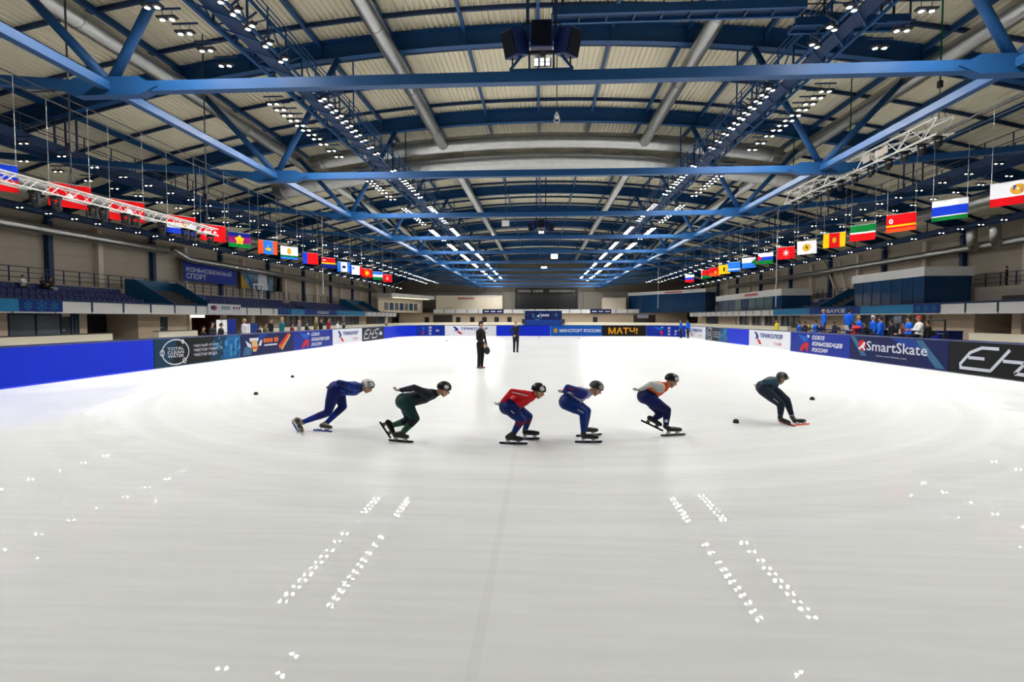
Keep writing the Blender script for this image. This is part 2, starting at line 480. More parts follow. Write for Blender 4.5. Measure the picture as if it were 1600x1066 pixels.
# wall ducts
duct('wall_duct', [(-40.6, 30, 9.15), (-40.6, 55.2, 9.25), (-41.4, 55.8, 9.25)], 0.42, 'silver wall duct ending above the stair parapets', ring=4)
duct('wall_duct', [(-41.0, 56.8, 9.7), (-40.6, 58.6, 8.75), (-40.6, 60.2, 8.7), (-40.6, 128, 8.55)], 0.40, 'silver wall duct with a slanted drop above the blue lettered banner', ring=6)
wd_r = duct('wall_duct', [(40.6, 30, 8.6), (40.6, 116, 8.55)], 0.36, 'silver wall duct above the glazed blue booth', ring=6)
for s, tx in ((-1, 'above the red flags'), (1, 'behind the hanging flags by the U-bends')):
    duct('upper_duct', [(s * 33.5, 18, 10.9), (s * 33.5, 62, 10.9)], 0.45, 'upper silver side duct ' + tx, ring=6)
pA = px(1520, 330, X=39.5); pB = px(1556, 330, X=39.5)
for p in (pA, pB):
    q = MB(); q.path([(39.5, p.y, 10.9), (39.5, p.y, 9.3), (39.6, p.y + 0.1, 8.9), (40.0, p.y + 0.4, 8.65), (40.5, p.y + 0.9, 8.6)], 0.42, 18)
    q.build('u_bend', GALV, wd_r, smooth=True, fix=False)
    for z in (9.6, 10.4):
        q = MB(); q.path([(39.5, p.y, z), (39.5, p.y, z + 0.08)], 0.445, 18); q.build('collar', GALV, wd_r, fix=False)
# ================================================================== lighting gantries
LENS = mat('floodlight_lens', (0.9, 0.9, 0.9), 0.3, emit=(1.0, 0.985, 0.96), es=LAMP_MAIN, var=0)
LENS2 = mat('side_floodlight_lens', (0.9, 0.9, 0.9), 0.3, emit=(1.0, 0.97, 0.90), es=LAMP_SIDE, var=0)
GZ = 12.9
def gantry(s, label):
    X = 11.6 * s; g = thing('lighting_gantry', (X, 18.6, GZ), label, 'gantry', 'lighting gantries')
    ya, yb = 8.0, 146.0
    for dx, z in ((-0.65, GZ), (0.65, GZ), (-0.65, GZ + 1.0), (0.65, GZ + 1.0)):
        q = MB(); q.bar((X + dx, ya, z), (X + dx, yb, z), 0.1, 0.1); q.build('chord', BLUE_STEEL, g)
    q = MB(); q.span((X - 0.32, ya, GZ + 0.08), (X + 0.32, yb, GZ + 0.12)); q.build('walkway', BLUE_DARK, g)
    for z in (GZ + 1.25, GZ + 1.5):
        q = MB(); q.tube((X - s * 0.65, ya, z), (X - s * 0.65, yb, z), 0.03, n=6); q.build('handrail', BLUE_STEEL, g)
    me_post = MB().box((0, 0, 0.26), (0.05, 0.05, 0.52)).mesh('rail_post', BLUE_STEEL)
    me_v = MB().box((0, 0, 0.5), (0.07, 0.07, 1.0)).mesh('upright', BLUE_STEEL)
    y = 9.0
    while y < yb:
        inst('rail_post', me_post, (-s * 0.65, y - 18.6, 1.0), g)
        for dx in (-0.65, 0.65): inst('upright', me_v, (dx, y - 18.6, 0), g)
        y += 1.5 if y < 70 else 3.0
    q = MB(); y = 9.0; i = 0
    while y < yb - 1.5:
        for dx in (-0.65, 0.65):
            a, c = (GZ, GZ + 1.0) if i % 2 else (GZ + 1.0, GZ)
            q.bar((X + dx, y, a), (X + dx, y + 1.5, c), 0.05, 0.05)
        q.bar((X - 0.65, y, GZ), (X + 0.65, y + 1.5, GZ), 0.05, 0.05)
        y += 1.5; i += 1
    tag(q.build('lattice', BLUE_STEEL, g), kind='stuff')
    for yp in PLANES[1:]:
        for dx in (-0.55, 0.55):
            q = MB(); q.tube((X + dx, yp + 0.35, GZ + 1.0), (X + dx, yp + 0.35, za(X + dx) + 0.02), 0.045, n=6)
            q.build('hanger_rod', BLUE_STEEL, g)
    return g
gantry(-1, 'blue lattice lighting gantry on the blank blue pad side of the rink')
gantry(1, 'blue lattice lighting gantry on the crosswise bridge side of the rink')

SGZ = 11.7
def side_gantry(s, label):
    X = 28.7 * s; g = thing('side_gantry', (X, 24, SGZ), label, 'gantry', 'side gantries over the oval')
    ya, yb = 20.0, 140.0
    q = MB(); q.span((X - 0.9, ya, SGZ), (X + 0.9, yb, SGZ + 0.1)); q.build('walkway', BLUE_DARK, g)
    for dx in (-0.9, 0.9):
        q = MB(); q.span((X + dx - 0.05, ya, SGZ - 0.25), (X + dx + 0.05, yb, SGZ + 0.25)); q.build('edge_beam', BLUE_DARK, g)
        for z in (0.7, 1.2):
            q = MB(); q.tube((X + dx, ya, SGZ + z), (X + dx, yb, SGZ + z), 0.03, n=6); q.build('handrail', DARKGREY, g)
    me_post = MB().box((0, 0, 0.6), (0.05, 0.05, 1.2)).mesh('rail_post', BLUE_DARK)
    y = ya + 1
    while y < 90:
        for dx in (-0.9, 0.9): inst('rail_post', me_post, (dx, y - 24, 0), g)
        y += 2.0
    for yp in PLANES[1:]:
        for dx in (-0.7, 0, 0.7):
            q = MB(); q.tube((X + dx, yp + 0.1, SGZ), (X + dx, yp + 0.1, za(X + dx) + 0.02), 0.06, n=6); q.build('hanger_rod', BLUE_DARK, g)
    # cable tray on brackets
    q = MB(); q.span((X + s * 1.1, ya, SGZ + 0.5), (X + s * 1.5, yb, SGZ + 0.6)); q.build('cable_tray', DARKGREY, g)
side_gantry(-1, 'dark blue side gantry over the oval above the red flags')
side_gantry(1, 'dark blue side gantry over the oval above the booths')
for s, tx in ((-1, 'above the lettered banner wall'), (1, 'above the glazed booth wall')):
    X = 38.2 * s; z = 10.25
    g = thing('wall_walkway', (X, 30, z), 'narrow dark blue service walkway hung along the eaves ' + tx, 'walkway')
    q = MB(); q.span((X - 0.5, 28, z), (X + 0.5, 140, z + 0.1)); q.build('walkway', BLUE_DARK, g)
    for dx in (-0.5, 0.5):
        q = MB(); q.span((X + dx - 0.04, 28, z - 0.3), (X + dx + 0.04, 140, z)); q.build('edge_beam', BLUE_DARK, g)
    for yp in PLANES[2:]:
        q = MB(); q.tube((X, yp, z), (X, yp, za(X) + 0.02), 0.05, n=6); q.build('hanger_rod', BLUE_DARK, g)

# ================================================================== floodlights
BRACKET = mat('tan_lamp_bracket', (0.30, 0.16, 0.05), 0.5)
def lamp_parts(lens, k=1.0):
    q = MB(); q.box((0, 0, 0.34), (0.06, 0.06, 0.05)); q.tube((-0.17, 0, 0.05), (-0.17, 0, 0.33), 0.012, n=5); q.tube((0.17, 0, 0.05), (0.17, 0, 0.33), 0.012, n=5)
    q.box((0, 0, 0.33), (0.95, 0.06, 0.05))
    arm = q.mesh('arm', BLUE_DARK)
    q = MB(); q.box((0, 0, 0.045), (0.68, 0.22, 0.05)); plate = q.mesh('plate', BLACK)
    q = MB(); q.lathe([(0.06, 0.09), (0.10, 0.05), (0.125, -0.03), (0.12, -0.035)], n=10); hous = q.mesh('lamp_head', DARKGREY, smooth=True)
    q = MB(); q.lathe([(0.001, -0.055), (0.075 * k, -0.038)], n=10); ln = q.mesh('lens', lens, smooth=True)
    return arm, plate, hous, ln
LP = lamp_parts(LENS); LP2 = lamp_parts(LENS2, 0.75)
def lamp_simple(lens, k=1.0):
    q = MB(); q.box((0, 0, 0.045), (0.68, 0.22, 0.05)); q.box((0, 0, 0.33), (0.95, 0.06, 0.05)); q.box((0, 0, 0.19), (0.03, 0.03, 0.28))
    for sx in (-0.17, 0.17):
        q.lathe([(0.10, 0.05), (0.125, -0.03)], (sx, 0, 0), n=8)
        q.lathe([(0.001, -0.055), (0.075 * k, -0.038)], (sx, 0, 0), n=6, m=1)
    return q
LS = lamp_simple(LENS); LS2 = lamp_simple(LENS2, 0.75)
me_ls = LS.mesh('floodlight', [BLACK, LENS]); me_ls2 = LS2.mesh('side_floodlight', [BLACK, LENS2])
spots = []                                   # (x, y, z, rz, kind)
for k in range(-3, 11):
    base = 18.6 + 12 * k
    for o in [6.2 + 0.7 * i for i in range(8)] + [12.0, 13.2, 14.4]:
        y = base + o
        if y > 145 or y < 3: continue
        for s in (-1, 1):
            spots.append((s * 12.75, y, 12.15, 0.0, 0))
            spots.append((s * 10.35, y, 12.3, s * 0.62, 0))
y = 20.0; i = 0
while y < 140:
    for s in (-1, 1):
        spots.append((s * 27.2, y, 11.15, 0.0, 1))
        spots.append((s * 30.4, y + 0.9, 11.2, 0.15, 1))
        if y > 28: spots.append((s * 37.1, y + 0.4, 9.85, 0.0, 1))
    y += 2.2 if y < 50 else 3.6
vis = []; rest = []
for sp in spots:
    p = proj(sp[:3])
    if p and -10 < p[0] < 1610 and -10 < p[1] < 1076: vis.append((p[2], sp))
    else: rest.append(sp)
vis.sort(key=lambda q: q[0])
G_LAB = {0: ('twin-head floodlight hung from a lattice gantry over the rink ice', 'floodlights over the rink'),
         1: ('twin-head floodlight hung beside a side walkway over the oval', 'floodlights over the oval')}
for i, (d, sp) in enumerate(vis[:300]):
    grp = G_LAB[sp[4]][1]
    side = 'blank blue board side' if sp[0] < 0 else 'lettered black board side'
    lab = ('twin floodlight in the %s row of the lattice gantry, %s' % ('outer' if abs(sp[0]) > 11.6 else 'inner', side)) if sp[4] == 0 else 'twin floodlight %s, %s' % ('along the inner edge of the side gantry' if abs(sp[0]) < 28 else ('along the outer edge of the side gantry' if abs(sp[0]) < 33 else 'along the eaves walkway'), side)
    if d < 40:
        t = thing('floodlight', sp[:3], lab, 'floodlight', grp, sp[3])
        arm, plate, hous, ln = LP if sp[4] == 0 else LP2
        inst('arm', arm, (0, 0, 0), t); inst('plate', plate, (0, 0, 0), t)
        for sx in (-0.17, 0.17):
            h = inst('lamp_head', hous, (sx, 0, 0), t); inst('lens', ln, (0, 0, 0), h)
    else:
        o = inst('floodlight', me_ls if sp[4] == 0 else me_ls2, sp[:3], rot=(0, 0, sp[3])); tag(o, lab, 'floodlight', grp)
q = MB()
for sp in [v[1] for v in vis[300:]] + rest:  # far lamps, plus unseen ones outside the frame kept to light the near ice
    src = LS if sp[4] == 0 else LS2; R = Matrix.Rotation(sp[3], 3, 'Z'); o = Vector(sp[:3]); n0 = len(q.v)
    q.v += [tuple(R @ Vector(v) + o) for v in src.v]; q.f += [tuple(i + n0 for i in f) for f in src.f]
    q.m += [m if m == 0 else (1 + sp[4]) for m in src.m]
tag(q.build('distant_and_unseen_floodlights', [BLACK, LENS, LENS2], fix=False), 'distant rows of small twin floodlights merging towards the scoreboard wall, and unseen rows over the near ice', 'floodlights', kind='stuff')
# ================================================================== padded rink boards
RX = 14.7; RY = 57.0; RR = 4.0; PADH = 1.17
SA = 53.0 + 2.0; SB = SA + RR * math.pi / 2; SCn = SB + 2 * (RX - RR); SD = SCn + RR * math.pi / 2; SE = SD + 55.0
def bpath(s):
    if s <= SA: return Vector((-RX, s - 2.0)), Vector((0, 1)), Vector((1, 0))
    if s <= SB:
        a = math.pi - (s - SA) / RR; c = Vector((-RX + RR, 53.0)); e = Vector((math.cos(a), math.sin(a)))
        return c + e * RR, Vector((math.sin(a), -math.cos(a))), -e
    if s <= SCn: return Vector((-RX + RR + s - SB, RY)), Vector((1, 0)), Vector((0, -1))
    if s <= SD:
        a = math.pi / 2 - (s - SCn) / RR; c = Vector((RX - RR, 53.0)); e = Vector((math.cos(a), math.sin(a)))
        return c + e * RR, Vector((math.sin(a), -math.cos(a))), -e
    return Vector((RX, 53.0 - (s - SD))), Vector((0, -1)), Vector((-1, 0))
def bp(s, v, off=0.0):
    p, t, n = bpath(s); q = p + n * off
    return Vector((q.x, q.y, v))
sL = lambda x: px(x, 540, X=-RX).y + 2.0
sF = lambda x: SB + px(x, 518, Y=RY).x + RX - RR
sR = lambda x: SD + 53.0 - px(x, 540, X=RX).y

def printmat(name, r, g, b, rough=0.5):
    return mat('print_' + name, tuple(c * (0.86 if min(r, g, b) > 150 else 0.66) for c in srgb(r, g, b)), rough, var=0.05, scale=1.2, spec=0.15)
P_BLUE = printmat('cobalt', 0, 48, 225); P_NAVY = printmat('navy', 4, 24, 84); P_ROYAL = printmat('royal', 2, 44, 158)
P_BLACK = printmat('black', 14, 15, 18); P_TEAL = printmat('teal', 6, 58, 84); P_WATER = printmat('water', 6, 100, 160)
P_WHITE = printmat('white', 226, 228, 234); P_SILVER = printmat('silver', 205, 208, 222); P_RED = printmat('red', 214, 22, 34)
P_LBLUE = printmat('light_blue', 60, 150, 225); P_BRIGHT = printmat('azure', 20, 96, 200); P_ORANGE = printmat('orange', 226, 106, 22)
P_YEL = printmat('amber', 240, 170, 20); P_CYAN = printmat('cyan', 52, 150, 205); P_CREAM = printmat('cream', 232, 196, 140)
P_DBLUE = printmat('mid_blue', 16, 62, 150); P_GREY = printmat('steel_blue', 60, 110, 150); P_PINK = printmat('rose', 190, 70, 100)
P_GREEN = printmat('green', 10, 120, 50); P_GOLD = printmat('gold', 200, 160, 50); P_MAG = printmat('magenta', 165, 20, 80)

class Panel:
    def __init__(s, s0, s1, m, label, grp='padded rink boards'):
        s.s0, s.s1 = s0, s1
        b = MB(); k = max(1, int((s1 - s0) / 0.7))
        g = 0.012
        prof = [(0.03, 0.0), (0.0, 0.04), (0.0, PADH - 0.05), (-0.05, PADH), (-0.33, PADH), (-0.36, PADH - 0.05), (-0.36, 0.0)]
        n = len(prof); vs = []
        for i in range(k + 1):
            ss = s0 + g + (s1 - s0 - 2 * g) * i / k
            vs += [bp(ss, z, o) for o, z in prof]
        fs = [tuple(range(n)), tuple(k * n + j for j in reversed(range(n)))]
        mi = [0, 0]
        b.add(vs, fs, 0)
        for i in range(k):
            for j in range(n - 1):
                b.f.append((i * n + j, (i + 1) * n + j, (i + 1) * n + j + 1, i * n + j + 1)); b.m.append(0 if j < 2 else 1)
        p0 = bp((s0 + s1) / 2, 0)
        s.o = tag(b.build('padded_board', [m, P_NAVY], loc=p0), label, 'padded board', grp)
        s.L = s1 - s0; s.layer = 0
    def put(s, name, m, vs, fs, u=0.0, v=0.0, lay=1):
        if not vs: return
        b = MB(); b.add([bp(s.s0 + u + a, v + c, 0.004 * lay) for a, c in vs], fs)
        return b.build(name, m, s.o, fix=False)
    def text(s, name, st, m, u, v, size, **k):
        vs, fs = text_flat(st, size, **k); return s.put(name, m, vs, fs, u, v, 3)
    def poly(s, name, m, pts, lay=2):
        return s.put(name, m, pts, [tuple(range(len(pts)))], 0, 0, lay)
def oval(cx, cy, rx, ry, n=18, a0=0):
    return [(cx + rx * math.cos(a0 + 2 * math.pi * i / n), cy + ry * math.sin(a0 + 2 * math.pi * i / n)) for i in range(n)]

def ad_union(pn):
    L = pn.L; k = L / 6.0
    pn.poly('emblem_wing', P_BRIGHT, [(0.9 * k, 1.0), (2.05 * k, 0.93), (2.1 * k, 0.70), (1.55 * k, 0.62)])
    pn.poly('emblem_tip', P_WHITE, [(1.95 * k, 1.03), (2.2 * k, 0.98), (2.15 * k, 0.86), (1.98 * k, 0.9)])
    pn.poly('emblem_skater', P_RED, [(1.1 * k, 0.10), (1.35 * k, 0.42), (1.75 * k, 0.60), (2.15 * k, 0.58), (2.05 * k, 0.12), (1.85 * k, 0.12), (1.75 * k, 0.36), (1.45 * k, 0.10)])
    for t, v, wd in (('СОЮЗ', 0.80, 1.25), ('КОНЬКОБЕЖЦЕВ', 0.47, 2.9), ('РОССИИ', 0.14, 1.6)):
        pn.text('lettering', t, P_WHITE, 2.5 * k, v, 0.21, shear=0.25, bold=0.03, width=wd * k)
def ad_tricolor(pn):
    L = pn.L; k = L / 6.0
    pn.poly('emblem_blue', P_ROYAL, [(0.9 * k, 1.02), (1.25 * k, 1.0), (1.6 * k, 0.74), (1.55 * k, 0.56), (1.05 * k, 0.52), (1.25 * k, 0.70)])
    pn.poly('emblem_red', P_RED, [(1.35 * k, 0.50), (1.7 * k, 0.52), (2.1 * k, 0.22), (1.75 * k, 0.18)])
    pn.text('lettering', 'ТРИКОЛОР', P_ROYAL, 1.85 * k, 0.66, 0.27, bold=0.03, width=3.2 * k)
    pn.text('lettering', 'ГОР', P_RED, 3.9 * k, 0.24, 0.17, bold=0.01, width=1.0 * k)
def ad_ehs(pn, u0=0.5, sc=1.0, tail=True):
    w = 0.105
    def S(lines): return [[(u0 + (x + y * 0.55) * sc, 0.2 + y * 0.75) for x, y in l] for l in lines]
    for l in ([[(1.3, 1.0), (0.55, 1.0), (0.15, 0.75), (0.0, 0.2), (0.12, 0.02), (1.5, 0.02)], [(0.2, 0.52), (0.95, 0.52)]],
              [[(1.5, 0.02), (1.75, 0.99)], [(1.75, 0.50), (2.75, 0.50)], [(2.5, 0.02), (2.8, 0.99)]],
              [[(4.4, 1.0), (3.45, 1.0), (3.2, 0.85), (3.25, 0.6), (3.45, 0.5), (4.0, 0.5), (4.15, 0.35), (4.1, 0.12), (3.9, 0.02), (2.5, 0.02)]]):
        vs, fs = ribbon(S(l), w); pn.put('logo_letter', P_SILVER, vs, fs, lay=2)
    if tail:
        pn.poly('small_print', P_SILVER, [(u0 + 5.0 * sc, 0.4), (u0 + 6.0 * sc, 0.4), (u0 + 6.0 * sc, 0.68), (u0 + 5.0 * sc, 0.68)])
        pn.poly('small_print', P_GREY, [(u0 + 5.0 * sc, 0.76), (u0 + 6.0 * sc, 0.76), (u0 + 6.0 * sc, 0.82), (u0 + 5.0 * sc, 0.82)])
def ad_water(pn, rnd):
    L = pn.L; k = L / 5.8
    for a, c, m in ((0, 0.28, P_TEAL), (0.16, 0.58, P_BLACK), (0.58, 0.74, P_TEAL), (0.74, 1.0, P_WATER)):
        pn.poly('print_field', m, [(a * L + 0.02, 0.05), (c * L - (0.02 if c == 1 else 0), 0.05), (c * L - (0.02 if c == 1 else -0.35 * (c < 1)), PADH - 0.06), (a * L + 0.02 + (0.35 if 0 < a else 0), PADH - 0.06)], 1 + (a == 0.16))
    ring = oval(1.2 * k, 0.58, 0.78 * k, 0.50, 30)
    vs, fs = ribbon([ring + ring[:1]], 0.05); pn.put('ring_logo', P_SILVER, vs, fs, lay=3)
    for cx, cy, r in ((0.42 * k, 0.58, 0.11), (1.62 * k, 0.98, 0.07), (1.70 * k, 0.20, 0.10)):
        o = oval(cx, cy, r * k, r, 14); vs, fs = ribbon([o + o[:1]], 0.04); pn.put('ring_drop', P_SILVER, vs, fs, lay=4)
    for t, v in (('TOTAL', 0.66), ('CLEAN', 0.51), ('WATER', 0.36)):
        pn.text('lettering', t, P_SILVER, 0.72 * k, v, 0.12, bold=0.01, width=0.95 * k)
    for t, v, wd in (('ЧИСТЫЙ СПОРТ', 0.72, 1.75), ('ЧИСТАЯ ЭНЕРГИЯ', 0.52, 2.0), ('ЧИСТАЯ ВОДА', 0.32, 1.6)):
        pn.text('lettering', t, P_SILVER, 2.3 * k, v, 0.12, bold=0.02, space=1.15, width=wd * k)
    for i in range(34):
        u = (0.62 + 0.36 * rnd.random()) * L; v = 0.12 + 0.92 * rnd.random(); r = 0.02 + 0.035 * rnd.random() + (0.05 if i % 9 == 0 else 0)
        pn.poly('water_drop', P_LBLUE if i % 2 else P_CYAN, oval(u, v, r, r * 1.5, 10), 3)
    for u, v, r in ((0.93, 0.80, 0.16), (0.86, 0.55, 0.13), (0.92, 0.32, 0.12)):
        pn.poly('water_drop', P_LBLUE, oval(u * L, v, r * 0.9, r * 1.3, 14), 3)
        pn.poly('water_drop_shade', P_TEAL, oval(u * L + 0.16, v - 0.08, r * 0.5, r * 1.1, 14), 4)
def ad_snack(pn):
    k = pn.L / 5.4
    Q = lambda pts: [(a * k, c) for a, c in pts]
    pn.poly('print_swoosh', P_GREY, Q([(0.15, 0.08), (0.9, 0.08), (1.0, 0.4), (0.35, 0.5)]), 1)
    pn.poly('print_swoosh', P_DBLUE, Q([(1.3, 0.8), (1.7, 1.1), (2.6, 1.1), (1.8, 0.7)]), 1)
    pn.poly('figure_body', P_CREAM, Q([(0.95, 0.86), (1.45, 0.86), (1.55, 0.4), (1.35, 0.22), (1.1, 0.22), (1.0, 0.45)]), 2)
    pn.poly('figure_cap', P_WHITE, Q([(0.75, 0.92), (1.62, 0.92), (1.55, 0.74), (1.35, 0.82), (1.0, 0.82), (0.85, 0.72)]), 3)
    pn.poly('figure_belt', P_ORANGE, Q([(1.0, 0.5), (1.55, 0.46), (1.5, 0.34), (1.02, 0.36)]), 3)
    pn.poly('figure_wing', P_SILVER, Q([(0.4, 0.82), (0.9, 0.6), (0.95, 0.42), (0.6, 0.5)]), 2)
    pn.poly('figure_wing', P_SILVER, Q([(1.6, 0.5), (1.75, 0.75), (2.0, 0.8), (1.85, 0.5)]), 2)
    for i in range(4): pn.poly('letter_block', P_ORANGE, Q([(2.1 + 0.24 * i, 0.64), (2.3 + 0.24 * i, 0.64), (2.32 + 0.24 * i, 0.86), (2.12 + 0.24 * i, 0.86)]), 2)
    for i in range(2): pn.poly('letter_block', P_ORANGE, Q([(3.2 + 0.24 * i, 0.64), (3.4 + 0.24 * i, 0.64), (3.42 + 0.24 * i, 0.88), (3.22 + 0.24 * i, 0.88)]), 2)
    pn.poly('letter_bar', P_SILVER, Q([(2.15, 0.46), (3.5, 0.46), (3.52, 0.54), (2.17, 0.54)]), 2)
    pn.poly('snack_bun', P_ORANGE, Q([(3.7, 0.42), (4.7, 1.06), (5.05, 1.04), (4.1, 0.2), (3.75, 0.26)]), 2)
    pn.poly('snack_sausage', P_RED, Q([(3.85, 0.5), (4.7, 1.07), (4.9, 1.06), (3.95, 0.38)]), 3)
    pn.poly('snack_sauce', P_CREAM, Q([(3.95, 0.2), (5.0, 0.98), (5.1, 0.96), (4.05, 0.12)]), 3)
def ad_smart(pn):
    k = pn.L / 6.0; Q = lambda pts: [(a * k, c) for a, c in pts]
    pn.poly('print_swoosh', P_GREY, Q([(0.05, 1.1), (0.35, 1.1), (1.3, 0.25), (0.9, 0.22)]), 1)
    pn.poly('print_swoosh', P_GREY, Q([(4.3, 1.08), (4.7, 1.08), (5.85, 0.08), (5.4, 0.08)]), 1)
    pn.poly('print_swoosh', P_DBLUE, Q([(2.9, 1.1), (4.2, 1.1), (4.7, 0.75), (3.8, 0.7)]), 1)
    pn.poly('logo_field', P_RED, oval(0.95 * k, 0.70, 0.28 * k, 0.25, 20), 2)
    pn.poly('logo_skater', P_WHITE, Q([(0.68, 0.56), (0.86, 0.66), (1.08, 0.86), (1.2, 0.84), (1.1, 0.62), (1.22, 0.48), (1.12, 0.47), (0.98, 0.6), (0.9, 0.56), (0.75, 0.5)]), 3)
    pn.text('lettering', 'SmartSkate', P_SILVER, 1.28 * k, 0.50, 0.42, bold=0.01, width=3.7 * k)
    pn.text('lettering', 'www.smartskate.com', P_SILVER, 1.95 * k, 0.27, 0.07, width=1.9 * k, space=1.1)

rnd = random.Random(3)
B = [sL(240), sL(376), sL(458), sL(520), sL(566), sL(600)]
Panel(0, 10, P_BLUE, 'plain cobalt blue padded board at the near rink end, blank, opposite the black logo board')
Panel(10, B[0], P_BLUE, 'long plain cobalt blue padded board before the dark water-drop advert')
ad_water(Panel(B[0], B[1], P_TEAL, 'dark teal padded board with ring logo and water drops beside the long blue board'), rnd)
ad_snack(Panel(B[1], B[2], P_NAVY, 'navy padded board with orange lettering and a sausage picture'))
ad_union(Panel(B[2], B[3], P_ROYAL, 'royal blue skating union board beside the navy sausage advert'))
ad_tricolor(Panel(B[3], B[4], P_WHITE, 'white padded board with blue and red emblem beside the small black logo board'))
ad_ehs(Panel(B[4], B[5], P_BLACK, 'small black logo board between white board and cobalt corner'), 0.35, 0.85)
c1 = SB - 3.0
Panel(B[5], c1, P_BLUE, 'cobalt blue padded corner board beside the small black logo board')
ad_union(Panel(c1, sF(695), P_ROYAL, 'royal blue skating union board in the far corner next to the cobalt corner'))
ad_tricolor(Panel(sF(695), sF(775.5), P_WHITE, 'white emblem board on the far side behind the standing coach in black'))
Panel(sF(775.5), sF(860), P_BLUE, 'plain cobalt board on the far side below the dark blue stage backdrop')
pm = Panel(sF(860), sF(940.5), P_BRIGHT, 'lighter azure board with gold crest and white ministry lettering')
pm.poly('crest', P_GOLD, oval(0.55, 0.58, 0.22, 0.26, 12), 2)
pm.text('lettering', 'МИНСПОРТ РОССИИ', P_WHITE, 1.0, 0.42, 0.34, bold=0.02, width=pm.L - 1.15)
c2 = SCn + 0.6
pt = Panel(sF(940.5), c2, P_BLACK, 'black board with big amber lettering on the far side')
pt.text('lettering', 'МАТЧ!', P_YEL, 0.7, 0.25, 0.66, bold=0.02, width=3.1)
for v in (0.2, 0.75): pt.poly('small_print', P_SILVER, [(pt.L - 0.55, v), (pt.L - 0.2, v), (pt.L - 0.2, v + 0.28), (pt.L - 0.55, v + 0.28)])
c3 = SD - 0.8
ad_union(Panel(c2, c3, P_ROYAL, 'royal blue skating union board in the far corner beside the black amber board'))
B = [sR(1102), sR(1137), sR(1170), sR(1235), sR(1328), sR(1483)]
ad_tricolor(Panel(c3, B[0], P_WHITE, 'narrow white emblem board between union corner board and small water-drop board'))
ad_water(Panel(B[0], B[1], P_TEAL, 'small dark teal water-drop board beside the short cobalt board'), rnd)
Panel(B[1], B[2], P_BLUE, 'short plain cobalt board between water-drop board and white emblem board')
ad_tricolor(Panel(B[2], B[3], P_WHITE, 'white emblem board beside the short cobalt board, blue and red mark'))
ad_union(Panel(B[3], B[4], P_ROYAL, 'royal blue skating union board in front of the officials in blue jackets'))
ad_smart(Panel(B[4], B[5], P_NAVY, 'navy board with red oval logo and large rounded white lettering'))
pe = Panel(B[5], SD + 53 - 11.0, P_BLACK, 'long black board with huge slanted silver letters')
ad_ehs(pe, 0.45, 0.88)
Panel(SD + 53 - 11.0, SE, P_BLACK, 'plain black padded board at the near rink end past the huge silver letters')

# ================================================================== marker blocks on the ice
for (mx, my), lb in zip([(400, 617), (457, 590), (1150, 661), (1269, 625), (698, 533), (843, 528), (905, 529)],
        ['small black rubber marker block lying apart to the skaters\' rear', 'small black marker block on the ice behind the blue-suited skater',
         'black marker block on the ice before the leading skater', 'black marker block on the ice past the leading skater',
         'tiny black marker block near the white emblem board', 'tiny black marker block near the cobalt far board', 'tiny black marker block near the azure ministry board']):
    p = px(mx, my, Z=0.0)
    q = MB(); q.lathe([(0.055, 0.0), (0.055, 0.02), (0.048, 0.05), (0.03, 0.07), (0.001, 0.078)], n=14)
    o = q.build('marker_block', BLACK, local=True, smooth=True); o.location = (p.x, p.y, 0.0)
    tag(o, lb, 'marker block', 'track marker blocks')
